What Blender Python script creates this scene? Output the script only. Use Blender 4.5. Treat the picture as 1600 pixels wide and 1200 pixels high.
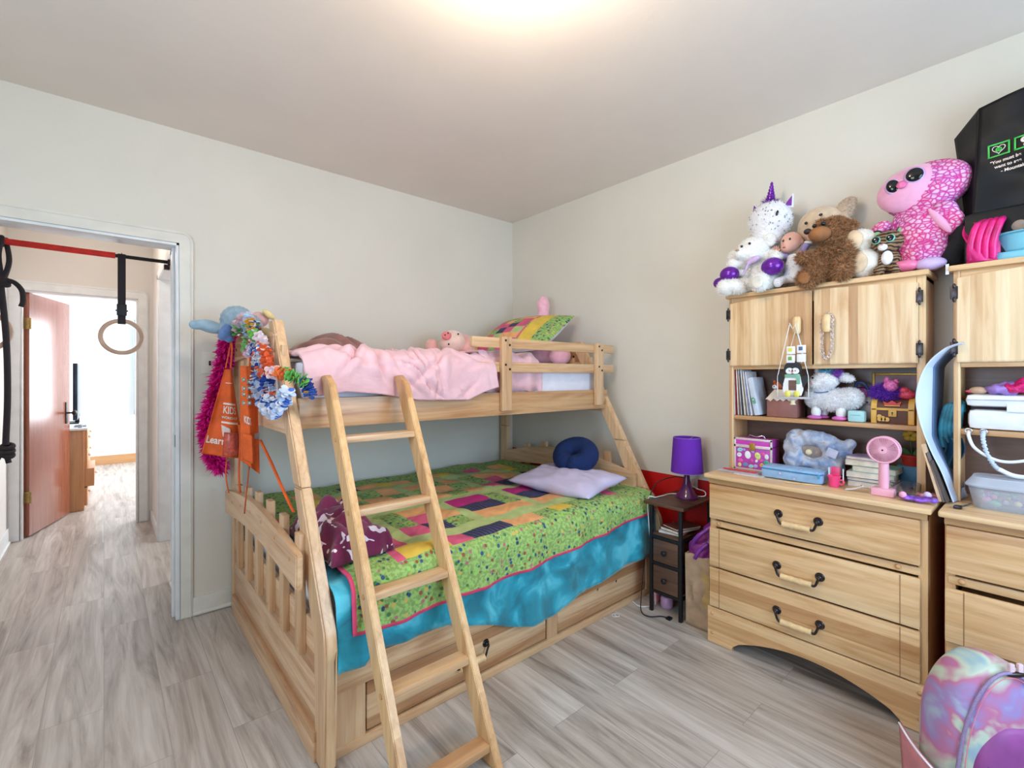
import bpy, bmesh, math, random
from mathutils import Vector, Matrix, Euler, noise
random.seed(7)
for o in list(bpy.data.objects): bpy.data.objects.remove(o)
S = bpy.context.scene
COL = S.collection
PI = math.pi
H = 1.30                      # camera height
XB, YA, ZC = 2.66, 3.07, 2.617  # right wall, left wall, ceiling

# ------------------------------------------------------------------ camera
cam = bpy.data.cameras.new('camera'); co = bpy.data.objects.new('camera', cam); COL.objects.link(co)
cam.sensor_fit = 'HORIZONTAL'; cam.sensor_width = 36; cam.lens = 737/1600*36
cam.shift_y = -12/1600; cam.clip_start = .02
co.location = (0, 0, H); co.rotation_euler = (PI/2, 0, -math.atan2(.65422, .75630))
S.camera = co
# ------------------------------------------------------------------ world, lights, exposure
w = bpy.data.worlds.new('world'); S.world = w; w.use_nodes = True
w.node_tree.nodes['Background'].inputs[0].default_value = (.75, .87, 1, 1)
w.node_tree.nodes['Background'].inputs[1].default_value = 1.0
S.view_settings.view_transform = 'Standard'; S.view_settings.look = 'None'
S.view_settings.exposure = -0.25; S.view_settings.gamma = 1; S.view_settings.use_curve_mapping = False
def area(name, loc, rot, sx, sy, power, col):
    l = bpy.data.lights.new(name, 'AREA'); l.shape = 'RECTANGLE'; l.size = sx; l.size_y = sy; l.energy = power; l.color = col
    o = bpy.data.objects.new(name, l); COL.objects.link(o); o.location = loc; o.rotation_euler = rot; return o
area('bedroom_window_light', (1.35, -1.12, 1.5), (PI/2, 0, 0), 1.7, 1.25, 68, (.50, .74, 1))
area('bedroom_side_window_light', (-1.42, .9, 1.55), (PI/2, 0, -PI/2), 1.2, 1.2, 44, (.62, .81, 1))
area('far_room_window_light', (1.72, 7.3, 1.5), (PI/2, 0, PI/2), 1.8, 1.5, 150, (.90, .95, 1))
area('side_room_area_light', (1.45, 4.3, 1.5), (PI/2, 0, PI/2), 1.0, 1.2, 22, (.86, .92, 1))  # area light inside the side room, whose walls have no window

# ------------------------------------------------------------------ materials
def lin(c):
    return tuple((x/255/12.92 if x/255 <= .04045 else ((x/255+.055)/1.055)**2.4) for x in c)
class NT:
    def __init__(s, name):
        s.m = bpy.data.materials.new(name); s.m.use_nodes = True; s.t = s.m.node_tree
        s.b = s.t.nodes['Principled BSDF']
    def n(s, typ, **kw):
        nd = s.t.nodes.new(typ)
        for k, v in kw.items(): setattr(nd, k, v)
        return nd
    def l(s, a, b): s.t.links.new(a, b)
    def coord(s, kind='Object', scale=(1, 1, 1), rot=(0, 0, 0)):
        tc = s.n('ShaderNodeTexCoord'); mp = s.n('ShaderNodeMapping')
        mp.inputs['Scale'].default_value = scale; mp.inputs['Rotation'].default_value = rot
        s.l(tc.outputs[kind], mp.inputs[0]); return mp.outputs[0]
    def noise(s, vec, scale=5, detail=4, rough=.5, dist=0):
        n = s.n('ShaderNodeTexNoise'); n.inputs['Scale'].default_value = scale; n.inputs['Detail'].default_value = detail
        n.inputs['Roughness'].default_value = rough; n.inputs['Distortion'].default_value = dist; s.l(vec, n.inputs['Vector']); return n
    def ramp(s, fac, stops, interp='LINEAR'):
        r = s.n('ShaderNodeValToRGB'); r.color_ramp.interpolation = interp
        e = r.color_ramp.elements
        while len(e) < len(stops): e.new(.5)
        for i, (p, c) in enumerate(stops): e[i].position = p; e[i].color = (*lin(c), 1)
        s.l(fac, r.inputs[0]); return r.outputs[0]
    def mix(s, fac, a, b, mode='MIX'):
        m = s.n('ShaderNodeMix', data_type='RGBA', blend_type=mode)
        for i, v in ((0, fac), (6, a), (7, b)):
            if isinstance(v, (int, float)): m.inputs[i].default_value = v
            elif isinstance(v, tuple): m.inputs[i].default_value = (*lin(v), 1)
            else: s.l(v, m.inputs[i])
        return m.outputs[2]
    def bump(s, h, strength=.2, dist=.01):
        b = s.n('ShaderNodeBump'); b.inputs['Strength'].default_value = strength; b.inputs['Distance'].default_value = dist
        s.l(h, b.inputs['Height']); s.l(b.outputs[0], s.b.inputs['Normal'])
    def set(s, **kw):
        for k, v in kw.items():
            i = s.b.inputs[k.replace('_', ' ')]
            if hasattr(v, 'links') or hasattr(v, 'is_output'): s.l(v, i)
            else: i.default_value = v
_mc = {}
def M(name, rgb=(200, 200, 200), rough=.6, var=.10, scale=25, bump=.15, metal=0, sheen=0, alpha=1, trans=0, spec=None, dist=.003):
    if name in _mc: return _mc[name]
    t = NT(name); v = t.coord('Object')
    n = t.noise(v, scale, 4)
    d = tuple(max(0, c*(1-var)) for c in rgb); u = tuple(min(255, c*(1+var*.6)) for c in rgb)
    t.set(Base_Color=t.ramp(n.outputs[0], [(.3, d), (.7, u)]), Roughness=rough, Metallic=metal)
    if bump: t.bump(n.outputs[0], bump, dist)
    if sheen: t.b.inputs['Sheen Weight'].default_value = sheen
    if trans: t.b.inputs['Transmission Weight'].default_value = trans
    if alpha < 1: t.b.inputs['Alpha'].default_value = alpha
    if spec is not None: t.b.inputs['Specular IOR Level'].default_value = spec
    _mc[name] = t.m; return t.m
def wood(name, grain='x', light=(226, 192, 148), dark=(190, 140, 92), stave=.09, across='z', rough=.38, contrast=1.0):
    """clear maple / pine: staves across the grain with their own tint, streaky grain along it"""
    if name in _mc: return _mc[name]
    t = NT(name)
    sc = {'x': (1, 1, 1)}
    g = 'xyz'.index(grain)
    s3 = [14, 14, 14]; s3[g] = 1.1
    v = t.coord('Object', tuple(s3))
    n1 = t.noise(v, 1.6, 5, .6, 1.1)
    s4 = [70, 70, 70]; s4[g] = 3
    n2 = t.noise(t.coord('Object', tuple(s4)), 1.0, 3, .5, .3)
    # stave tint
    tc = t.n('ShaderNodeTexCoord'); sep = t.n('ShaderNodeSeparateXYZ'); t.l(tc.outputs['Object'], sep.inputs[0])
    dv = t.n('ShaderNodeMath', operation='DIVIDE'); t.l(sep.outputs['xyz'.index(across)], dv.inputs[0]); dv.inputs[1].default_value = stave
    fl = t.n('ShaderNodeMath', operation='FLOOR'); t.l(dv.outputs[0], fl.inputs[0])
    wn = t.n('ShaderNodeTexWhiteNoise', noise_dimensions='1D'); t.l(fl.outputs[0], wn.inputs['W'])
    c1 = t.ramp(n1.outputs[0], [(.30, dark), (.46, tuple((a*2+b)/3 for a, b in zip(light, dark))), (.62, light)])
    tint = t.ramp(wn.outputs['Value'], [(0, (206, 180, 156)), (.35, (240, 228, 214)), (1, (255, 255, 255))])
    c2 = t.mix(min(1, .75*contrast), c1, tint, 'MULTIPLY')
    g2 = t.ramp(n2.outputs[0], [(.3, (226, 214, 200)), (.6, (255, 255, 255))])
    c3 = t.mix(.5, c2, g2, 'MULTIPLY')
    t.set(Base_Color=c3, Roughness=rough); t.bump(n2.outputs[0], .06, .002)
    t.b.inputs['Coat Weight'].default_value = .15; t.b.inputs['Coat Roughness'].default_value = .25
    _mc[name] = t.m; return t.m

# ------------------------------------------------------------------ mesh helpers
def rotm(r): return Euler(r).to_matrix().to_4x4() if r else Matrix()
class MB:
    def __init__(s): s.bm = bmesh.new(); s.uv = None
    def _x(s, geom, c, rot=None, sc=None):
        m = Matrix.Translation(c) @ rotm(rot)
        if sc: m = m @ Matrix.Diagonal((*sc, 1))
        bmesh.ops.transform(s.bm, matrix=m, verts=geom); return s
    def _mi(s, n0, mi):
        if mi:
            s.bm.faces.ensure_lookup_table()
            for f in s.bm.faces[n0:]: f.material_index = mi
    def box(s, lo, hi, rot=None, bev=.003, mi=0, piv=None):
        n0 = len(s.bm.faces)
        lo = Vector(lo); hi = Vector(hi); c = (lo+hi)/2; d = hi-lo
        g = bmesh.ops.create_cube(s.bm, size=1)['verts']
        s._x(g, (0, 0, 0), None, (abs(d.x), abs(d.y), abs(d.z)))
        if bev:
            b = min(bev, min(abs(d.x), abs(d.y), abs(d.z))*.45)
            es = list({e for v in g for e in v.link_edges})
            r = bmesh.ops.bevel(s.bm, geom=es, offset=b, segments=2, affect='EDGES', profile=.6)
            g = list({v for f in r['faces'] for v in f.verts} | {v for v in g if v.is_valid})
        s._x(g, c, rot); s._mi(n0, mi); return s
    def beam(s, p0, p1, wx, wy, up=(0, 0, 1), bev=.003, mi=0):
        """square bar from p0 to p1; wx = width along `up`-perpendicular side, wy = other"""
        n0 = len(s.bm.faces)
        p0 = Vector(p0); p1 = Vector(p1); z = (p1-p0).normalized(); x = Vector(up).cross(z).normalized(); y = z.cross(x)
        g = bmesh.ops.create_cube(s.bm, size=1)['verts']
        s._x(g, (0, 0, 0), None, (wx, wy, (p1-p0).length))
        if bev:
            es = list({e for v in g for e in v.link_edges})
            r = bmesh.ops.bevel(s.bm, geom=es, offset=min(bev, wx*.4, wy*.4), segments=2, affect='EDGES')
            g = list({v for f in r['faces'] for v in f.verts} | {v for v in g if v.is_valid})
        m = Matrix.Translation((p0+p1)/2) @ Matrix((x, y, z)).transposed().to_4x4()
        bmesh.ops.transform(s.bm, matrix=m, verts=g); s._mi(n0, mi); return s
    def cyl(s, p0, p1, r0, r1=None, seg=20, mi=0, cap=True):
        n0 = len(s.bm.faces)
        p0 = Vector(p0); p1 = Vector(p1); r1 = r0 if r1 is None else r1
        g = bmesh.ops.create_cone(s.bm, cap_ends=cap, segments=seg, radius1=r0, radius2=r1, depth=(p1-p0).length)['verts']
        q = Vector((0, 0, 1)).rotation_difference((p1-p0).normalized()).to_matrix().to_4x4()
        bmesh.ops.transform(s.bm, matrix=Matrix.Translation((p0+p1)/2) @ q, verts=g); s._mi(n0, mi); return s
    def ell(s, c, r, rot=None, seg=20, mi=0):
        n0 = len(s.bm.faces)
        if isinstance(r, (int, float)): r = (r, r, r)
        g = bmesh.ops.create_uvsphere(s.bm, u_segments=seg, v_segments=max(8, seg*2//3), radius=1)['verts']
        s._x(g, c, rot, r); s._mi(n0, mi); return s
    def tor(s, c, R, r, rot=None, seg=40, seg2=12, sc=(1, 1, 1), mi=0):
        vs = []
        for i in range(seg):
            a = 2*PI*i/seg
            vs.append([s.bm.verts.new(((R+r*math.cos(2*PI*j/seg2))*math.cos(a)*sc[0], (R+r*math.cos(2*PI*j/seg2))*math.sin(a)*sc[1], r*math.sin(2*PI*j/seg2)*sc[2])) for j in range(seg2)])
        for i in range(seg):
            for j in range(seg2):
                f = s.bm.faces.new((vs[i][j], vs[(i+1) % seg][j], vs[(i+1) % seg][(j+1) % seg2], vs[i][(j+1) % seg2])); f.material_index = mi
        s._x([v for r_ in vs for v in r_], c, rot); return s
    def tube(s, pts, r, seg=10, mi=0, closed=False, cap=True):
        pts = [Vector(p) for p in pts]; n = len(pts); rings = []
        rr = r if isinstance(r, (list, tuple)) else [r]*n
        up = None
        for i, p in enumerate(pts):
            a = pts[(i-1) % n] if (closed or i > 0) else p; b = pts[(i+1) % n] if (closed or i < n-1) else p
            t = (b-a).normalized() if (b-a).length > 1e-9 else Vector((0, 0, 1))
            if up is None:
                up = Vector((0, 0, 1)) if abs(t.z) < .9 else Vector((1, 0, 0))
            x = up.cross(t)
            if x.length < 1e-4: x = Vector((1, 0, 0)).cross(t)
            x.normalize(); y = t.cross(x); up = y
            rings.append([s.bm.verts.new(p + (x*math.cos(2*PI*j/seg) + y*math.sin(2*PI*j/seg))*rr[i]) for j in range(seg)])
        m = n if closed else n-1
        for i in range(m):
            A = rings[i]; B = rings[(i+1) % n]
            for j in range(seg):
                f = s.bm.faces.new((A[j], A[(j+1) % seg], B[(j+1) % seg], B[j])); f.material_index = mi
        if not closed and cap:
            for R_ in (rings[0], rings[-1]):
                try: f = s.bm.faces.new(R_); f.material_index = mi
                except ValueError: pass
        return s
    def lathe(s, prof, c=(0, 0, 0), seg=32, rot=None, mi=0, sc=(1, 1, 1)):
        rings = []; allv = []
        for r, z in prof:
            ring = [s.bm.verts.new((max(r, 1e-5)*math.cos(2*PI*j/seg), max(r, 1e-5)*math.sin(2*PI*j/seg), z)) for j in range(seg)]
            rings.append(ring); allv += ring
        for i in range(len(rings)-1):
            for j in range(seg):
                f = s.bm.faces.new((rings[i][j], rings[i][(j+1) % seg], rings[i+1][(j+1) % seg], rings[i+1][j])); f.material_index = mi
        s._x(allv, c, rot, sc); return s
    def prism(s, pts, axis, a, b, mi=0, bev=0):
        """outline in the plane normal to axis ('x': (y,z), 'y': (x,z), 'z': (x,y)), extruded from a to b"""
        def P(p, t): return {'x': (t, p[0], p[1]), 'y': (p[0], t, p[1]), 'z': (p[0], p[1], t)}[axis]
        A = [s.bm.verts.new(P(p, a)) for p in pts]; B = [s.bm.verts.new(P(p, b)) for p in pts]; n = len(pts); n0 = len(s.bm.faces)
        f1 = s.bm.faces.new(A); f2 = s.bm.faces.new(B[::-1])
        for i in range(n): s.bm.faces.new((A[i], B[i], B[(i+1) % n], A[(i+1) % n]))
        fs = s.bm.faces[n0:] if False else None
        if bev:
            es = list(f1.edges) + list(f2.edges)
            bmesh.ops.bevel(s.bm, geom=es, offset=bev, segments=2, affect='EDGES')
        bmesh.ops.recalc_face_normals(s.bm, faces=s.bm.faces[:])
        if mi: s._mi(n0, mi)
        return s
    def sheet(s, fn, nu, nv, mi=0, uvfn=None, mifn=None, closed_u=False):
        g = [[s.bm.verts.new(fn(i/nu, j/nv)) for j in range(nv+1)] for i in range(nu+(0 if closed_u else 1))]
        L = s.bm.loops.layers.uv.verify() if uvfn else None
        N = len(g)
        for i in range(nu):
            for j in range(nv):
                f = s.bm.faces.new((g[i][j], g[(i+1) % N][j], g[(i+1) % N][j+1], g[i][j+1])); f.smooth = True
                f.material_index = mifn((i+.5)/nu, (j+.5)/nv) if mifn else mi
                if L:
                    for lp, (a, b) in zip(f.loops, ((i, j), (i+1, j), (i+1, j+1), (i, j+1))): lp[L].uv = uvfn(a/nu, b/nv)
        return s
    def mesh(s, other):
        s.bm.from_mesh(other); return s
    def build(s, name, mats, parent=None, local=False, smooth=True, solid=0, sub=0, disp=None, keep=False, ang=40):
        me = bpy.data.meshes.new(name); 
        o = bpy.data.objects.new(name, me); COL.objects.link(o)
        org = Vector((0, 0, 0))
        if parent is None and not keep:
            vs = [v.co for v in s.bm.verts]
            mn = Vector([min(v[i] for v in vs) for i in range(3)]); mx = Vector([max(v[i] for v in vs) for i in range(3)])
            org = Vector(((mn.x+mx.x)/2, (mn.y+mx.y)/2, mn.z)); o.location = org
        elif parent is not None:
            o.parent = parent
            if not local:
                root = parent
                while root.parent: root = root.parent
                org = root.location.copy() if True else org
                if parent.parent is not None or True:
                    q = parent; acc = Vector((0, 0, 0))
                    while q: acc += q.location; q = q.parent
                    org = acc
        if org.length: bmesh.ops.translate(s.bm, verts=s.bm.verts[:], vec=-org)
        s.bm.to_mesh(me); s.bm.free()
        for m in (mats if isinstance(mats, (list, tuple)) else [mats]): me.materials.append(m)
        if smooth:
            me.polygons.foreach_set('use_smooth', [True]*len(me.polygons))
            try: me.set_sharp_from_angle(angle=math.radians(ang))
            except Exception: pass
        if solid: md = o.modifiers.new('solid', 'SOLIDIFY'); md.thickness = solid; md.offset = 0
        if sub: md = o.modifiers.new('sub', 'SUBSURF'); md.levels = sub; md.render_levels = sub
        return o
def tag(o, label, cat, group=None, kind=None):
    if label: o['label'] = label
    if cat: o['category'] = cat
    if group: o['group'] = group
    if kind: o['kind'] = kind
    return o
def struct(o): o['kind'] = 'structure'; return o
def thing(name, label, cat, loc=(0, 0, 0), rotz=0, group=None, rot=None):
    o = bpy.data.objects.new(name, None); o.empty_display_size = .05; COL.objects.link(o)
    o.location = loc; o.rotation_euler = rot if rot else (0, 0, rotz); return tag(o, label, cat, group)
def copy_tree(o, parent=None):
    c = o.copy(); COL.objects.link(c); c.parent = parent
    for ch in list(o.children): copy_tree(ch, c)
    return c
def nz(x, y, z=0): return noise.noise(Vector((x, y, z)))
def spline(pts, n=8):
    """Catmull-Rom through pts"""
    P = [Vector(p) for p in pts]; P = [P[0]*2-P[1]] + P + [P[-1]*2-P[-2]]; out = []
    for i in range(1, len(P)-2):
        for k in range(n):
            t = k/n; a, b, c, d = P[i-1], P[i], P[i+1], P[i+2]
            out.append(.5*((2*b)+(c-a)*t+(2*a-5*b+4*c-d)*t*t+(3*b-a-3*c+d)*t**3))
    out.append(P[-2]); return out
def lerp(tab, x):
    if x <= tab[0][0]: return tab[0][1]
    for (a, b), (c, d) in zip(tab, tab[1:]):
        if x <= c: return b + (d-b)*(x-a)/(c-a)
    return tab[-1][1]
def blob(ells, vox=.006, smooth=4, disp=0, dscale=30):
    """one continuous soft body grown from overlapping ellipsoids"""
    b = MB()
    for e in ells:
        b.ell(e[0], e[1], e[2] if len(e) > 2 else None, seg=20)
    me = bpy.data.meshes.new('tmp'); b.bm.to_mesh(me); b.bm.free()
    o = bpy.data.objects.new('tmp', me); COL.objects.link(o)
    md = o.modifiers.new('r', 'REMESH'); md.mode = 'VOXEL'; md.voxel_size = vox
    m2 = o.modifiers.new('s', 'SMOOTH'); m2.iterations = smooth; m2.factor = .5
    dg = bpy.context.evaluated_depsgraph_get(); ev = o.evaluated_get(dg)
    out = bpy.data.meshes.new_from_object(ev)
    bpy.data.objects.remove(o); bpy.data.meshes.remove(me)
    if disp:
        for v in out.vertices: v.co += v.normal*disp*nz(v.co.x*dscale, v.co.y*dscale, v.co.z*dscale)
    return out
def fuzz(b, me, n, L, wd=.0012, jit=.7, mi=0, droop=.2):
    """short pile: thin blades standing on the surface of `me`, added to builder b"""
    me.calc_loop_triangles(); tris = me.loop_triangles; V = me.vertices
    areas = [t.area for t in tris]; tot = sum(areas); rng = random.Random(5)
    idx = rng.choices(range(len(tris)), weights=areas, k=n)
    for i in idx:
        t = tris[i]; a, c, d = (V[k].co for k in t.vertices); r1, r2 = rng.random(), rng.random()
        if r1+r2 > 1: r1, r2 = 1-r1, 1-r2
        p = a+(c-a)*r1+(d-a)*r2; nn = t.normal
        j = Vector((rng.uniform(-1, 1), rng.uniform(-1, 1), rng.uniform(-1, 1)-droop))*jit
        dr = (nn+j).normalized()*L*rng.uniform(.6, 1.2); sd = nn.cross(Vector((rng.uniform(-1, 1), rng.uniform(-1, 1), rng.uniform(-1, 1))))
        if sd.length < 1e-4: continue
        sd = sd.normalized()*wd
        v = [b.bm.verts.new(p-sd-nn*.001), b.bm.verts.new(p+sd-nn*.001), b.bm.verts.new(p+dr)]
        f = b.bm.faces.new(v); f.material_index = mi
def soft(name, ells, mat, parent, vox=.006, fur=0, L=.01, disp=0, dscale=30, wd=.0012, local=True, smooth=4):
    me = blob(ells, vox, smooth, disp, dscale); b = MB().mesh(me)
    if fur: fuzz(b, me, fur, L, wd)
    bpy.data.meshes.remove(me)
    return b.build(name, mat, parent, local=local, ang=180)
def text_mesh(txt, size, M4, ext=.0006, bold=0):
    cu = bpy.data.curves.new('t', 'FONT'); cu.body = txt; cu.size = size; cu.extrude = ext; cu.align_x = 'CENTER'; cu.align_y = 'CENTER'; cu.offset = bold
    o = bpy.data.objects.new('t', cu); COL.objects.link(o)
    me = bpy.data.meshes.new_from_object(o.evaluated_get(bpy.context.evaluated_depsgraph_get()))
    bpy.data.objects.remove(o); me.transform(M4); return me
RB = -PI/2     # things along the right wall: local x runs to the right in view, local y towards the wall
def frame(o, x, y, z): return Matrix.Translation((x, y, z))

# ================================================================== MATERIALS of the setting
def mk_wall(name, rgb):
    t = NT(name); v = t.coord('Object'); n = t.noise(v, 2.2, 5, .55); f = t.noise(v, 90, 3)
    t.set(Base_Color=t.ramp(n.outputs[0], [(.3, tuple(c*.975 for c in rgb)), (.7, rgb)]), Roughness=.62)
    t.bump(f.outputs[0], .10, .004); return t.m
wall_m = mk_wall('cream_wall_paint', (224, 217, 203)); ceil_m = mk_wall('ceiling_paint', (236, 224, 212))
hall_m = mk_wall('hall_wall_paint', (228, 222, 216)); red_m = M('red_wall_paint', (196, 18, 16), .45, .06, 8)
trim_m = M('white_trim_paint', (226, 220, 208), .4, .03, 12, .05); white_m = M('white_gloss_paint', (232, 232, 232), .35, .03, 12, .03)
def mk_floor():
    t = NT('grey_oak_vinyl'); 
    tc = t.n('ShaderNodeTexCoord'); sep = t.n('ShaderNodeSeparateXYZ'); t.l(tc.outputs['Object'], sep.inputs[0])
    cmb = t.n('ShaderNodeCombineXYZ'); t.l(sep.outputs[1], cmb.inputs[0]); t.l(sep.outputs[0], cmb.inputs[1])
    br = t.n('ShaderNodeTexBrick'); br.offset = .37; br.inputs['Scale'].default_value = 1
    br.inputs['Brick Width'].default_value = 1.22; br.inputs['Row Height'].default_value = .18; br.inputs['Mortar Size'].default_value = .0012
    br.inputs['Mortar Smooth'].default_value = .1; br.inputs['Bias'].default_value = 0
    br.inputs['Color1'].default_value = (.0, .0, .0, 1); br.inputs['Color2'].default_value = (1, 1, 1, 1); br.inputs['Mortar'].default_value = (.5, .5, .5, 1)
    t.l(cmb.outputs[0], br.inputs['Vector'])
    # each plank shifts the grain
    add = t.n('ShaderNodeVectorMath', operation='MULTIPLY_ADD'); t.l(br.outputs['Color'], add.inputs[0]); add.inputs[1].default_value = (3.7, 9.1, 0)
    mp = t.n('ShaderNodeMapping'); mp.inputs['Scale'].default_value = (7, .6, 1); t.l(tc.outputs['Object'], mp.inputs[0]); t.l(mp.outputs[0], add.inputs[2])
    n = t.noise(add.outputs[0], 1.6, 6, .62, 1.6)
    mp2 = t.n('ShaderNodeMapping'); mp2.inputs['Scale'].default_value = (60, 3, 1); t.l(tc.outputs['Object'], mp2.inputs[0])
    n2 = t.noise(mp2.outputs[0], 1, 3, .6, .4)
    c = t.ramp(n.outputs[0], [(.27, (134, 121, 112)), (.42, (178, 167, 158)), (.56, (202, 193, 185)), (.75, (218, 211, 204))])
    c = t.mix(.30, c, t.ramp(br.outputs['Color'], [(0, (176, 162, 150)), (1, (255, 250, 244))]), 'MULTIPLY')
    c = t.mix(.35, c, t.ramp(n2.outputs[0], [(.3, (190, 180, 170)), (.6, (255, 255, 255))]), 'MULTIPLY')
    c = t.mix(br.outputs['Fac'], c, (150, 138, 128))
    t.set(Base_Color=c, Roughness=.36); t.bump(n2.outputs[0], .08, .002); return t.m
floor_m = mk_floor()
MAPLE = wood('maple_boards_along', 'y', (235, 198, 148), (206, 152, 98), .085, 'z')
MAPLE_V = wood('maple_boards_upright', 'z', (238, 206, 160), (212, 162, 110), .045, 'y')
PINE_X = wood('bed_pine_along', 'x', (230, 196, 156), (196, 148, 108), .042, 'z', contrast=1.3)
PINE_Y = wood('bed_pine_across', 'y', (228, 194, 158), (198, 150, 112), .07, 'z', contrast=1.2)
PINE_Z = wood('bed_pine_upright', 'z', (230, 196, 156), (200, 154, 114), .25, 'x', contrast=.6)
BRONZE = M('dark_bronze', (70, 64, 66), .32, .2, 60, .1, metal=.9)
BLACKM = M('black_metal', (26, 25, 28), .45, .1, 60, .1, metal=.3)
HANDLEW = M('turned_wood_grip', (230, 196, 146), .35, .08, 30, .05)

# ================================================================== ROOM SHELL
b = MB(); b.box((-1.5, -1.2, -.1), (XB+.1, YA+.12, 0), bev=0); b.box((-.75, YA+.12, -.1), (1.6, 9.3, 0), bev=0)
struct(b.build('floor', floor_m, keep=True, smooth=False))
struct(MB().box((-1.5, -1.2, ZC), (XB+.1, YA+.14, ZC+.1), bev=0).build('ceiling', ceil_m, keep=True, smooth=False))
DX0, DX1, DZ = -.53, .307, 2.014
b = MB(); b.box((-1.5, YA, 0), (DX0, YA+.13, ZC), bev=0); b.box((DX1, YA, 0), (XB+.1, YA+.13, ZC), bev=0); b.box((DX0, YA, DZ), (DX1, YA+.13, ZC), bev=0)
struct(b.build('wall_left', wall_m, keep=True, smooth=False))
b = MB(); b.box((XB, -1.2, .69), (XB+.1, YA, ZC), bev=0); b.box((XB, -1.2, 0), (XB+.1, YA, .69), bev=0, mi=1)
struct(b.build('wall_right', [wall_m, red_m], keep=True, smooth=False))
# wall behind the camera with its window, and the side wall with its window
b = MB(); b.box((-1.5, -1.3, 0), (-1.4, -1.2, ZC), bev=0)
b.box((-1.5, -1.3, 0), (XB+.1, -1.2, .9), bev=0); b.box((-1.5, -1.3, 2.2), (XB+.1, -1.2, ZC), bev=0); b.box((-1.5, -1.3, .9), (.45, -1.2, 2.2), bev=0); b.box((2.25, -1.3, .9), (XB+.1, -1.2, 2.2), bev=0)
struct(b.build('wall_near', wall_m, keep=True, smooth=False))
b = MB(); b.box((-1.6, -1.3, 0), (-1.5, YA+.13, .9), bev=0); b.box((-1.6, -1.3, 2.2), (-1.5, YA+.13, ZC), bev=0); b.box((-1.6, -1.3, .9), (-1.5, .25, 2.2), bev=0); b.box((-1.6, 1.55, .9), (-1.5, YA+.13, 2.2), bev=0)
struct(b.build('wall_side', wall_m, keep=True, smooth=False))
glass = M('window_glass', (240, 245, 250), .02, 0, 5, 0, trans=1)
def win(name, lo, hi, ax):
    r = struct(thing(name, None, None, ((lo[0]+hi[0])/2, (lo[1]+hi[1])/2, lo[2])))
    f = MB(); t = .05
    if ax == 'y':
        f.box(lo, (hi[0], hi[1], lo[2]+t)); f.box((lo[0], lo[1], hi[2]-t), hi); f.box(lo, (lo[0]+t, hi[1], hi[2])); f.box((hi[0]-t, lo[1], lo[2]), hi)
        g = MB().box((lo[0]+t, (lo[1]+hi[1])/2-.003, lo[2]+t), (hi[0]-t, (lo[1]+hi[1])/2+.003, hi[2]-t), bev=0)
    else:
        f.box(lo, (hi[0], hi[1], lo[2]+t)); f.box((lo[0], lo[1], hi[2]-t), hi); f.box(lo, (hi[0], lo[1]+t, hi[2])); f.box((lo[0], hi[1]-t, lo[2]), hi)
        g = MB().box(((lo[0]+hi[0])/2-.003, lo[1]+t, lo[2]+t), ((lo[0]+hi[0])/2+.003, hi[1]-t, hi[2]-t), bev=0)
    f.build('window_frame', white_m, r); g.build('pane', glass, r); return r
win('window_1', (.45, -1.28, .9), (2.25, -1.2, 2.2), 'y'); win('window_2', (-1.58, .25, .9), (-1.5, 1.55, 2.2), 'x')
# bedroom doorway: flat casing with a rounded outer corner, jambs and head
def casing(name, x0, x1, ztop, y0, y1, wd, mat, rad=.05):
    """casing round an opening in a wall facing -y"""
    out = [(x0-wd, 0), (x0, 0), (x0, ztop)]
    pts = [(x1, 0), (x1+wd, 0)] + [(x1+wd-rad+rad*math.cos(a), ztop+wd-rad+rad*math.sin(a)) for a in [i*PI/16 for i in range(9)]] \
        + [(x0-wd+rad+rad*math.cos(a), ztop+wd-rad+rad*math.sin(a)) for a in [PI/2+i*PI/16 for i in range(9)]] + [(x0-wd, 0), (x0, 0), (x0, ztop), (x1, ztop)]
    m = MB().prism(pts, 'y', y0, y1, bev=.004)
    # a shallow bead running just inside the outer edge
    r2 = rad-.012; w2 = wd-.012
    bead = [(x1+w2, y0, .0)] + [(x1+w2-r2+r2*math.cos(a), y0, ztop+w2-r2+r2*math.sin(a)) for a in [i*PI/16 for i in range(9)]] + [(x0-w2+r2+r2*math.cos(a), y0, ztop+w2-r2+r2*math.sin(a)) for a in [PI/2+i*PI/16 for i in range(9)]] + [(x0-w2, y0, 0)]
    m.tube(bead, .0035, 6)
    return struct(m.build(name, mat, keep=True, ang=30))
casing('trim_1', DX0, DX1, DZ, YA-.012, YA, .058, trim_m)
b = MB(); b.box((DX1-.018, YA-.004, 0), (DX1, YA+.14, DZ), bev=.003); b.box((DX0, YA-.004, 0), (DX0+.018, YA+.14, DZ)); b.box((DX0, YA-.004, DZ-.018), (DX1, YA+.14, DZ))
b.box((DX1-.030, YA+.05, 0), (DX1-.018, YA+.09, DZ-.018))
struct(b.build('trim_2', white_m, keep=True))
casing('trim_3', DX0, DX1, DZ, YA+.13, YA+.142, .02, white_m, .015)
tag(MB().box((DX1-.0195, YA+.018, .92), (DX1-.0175, YA+.042, .985), bev=.001).build('strike_plate', BRONZE), 'small dark strike plate on the white jamb of the bedroom doorway', 'strike plate')
b = MB(); b.box((DX1+.058, YA-.012, 0), (.56, YA, .10)); b.cyl((DX1+.058, YA-.012, .012), (.56, YA-.012, .012), .011)
struct(b.build('baseboard_left', trim_m, keep=True))
b = MB(); b.box((XB-.012, 1.6, 0), (XB, 3.0, .1)); struct(b.build('baseboard_right', trim_m, keep=True))
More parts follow.
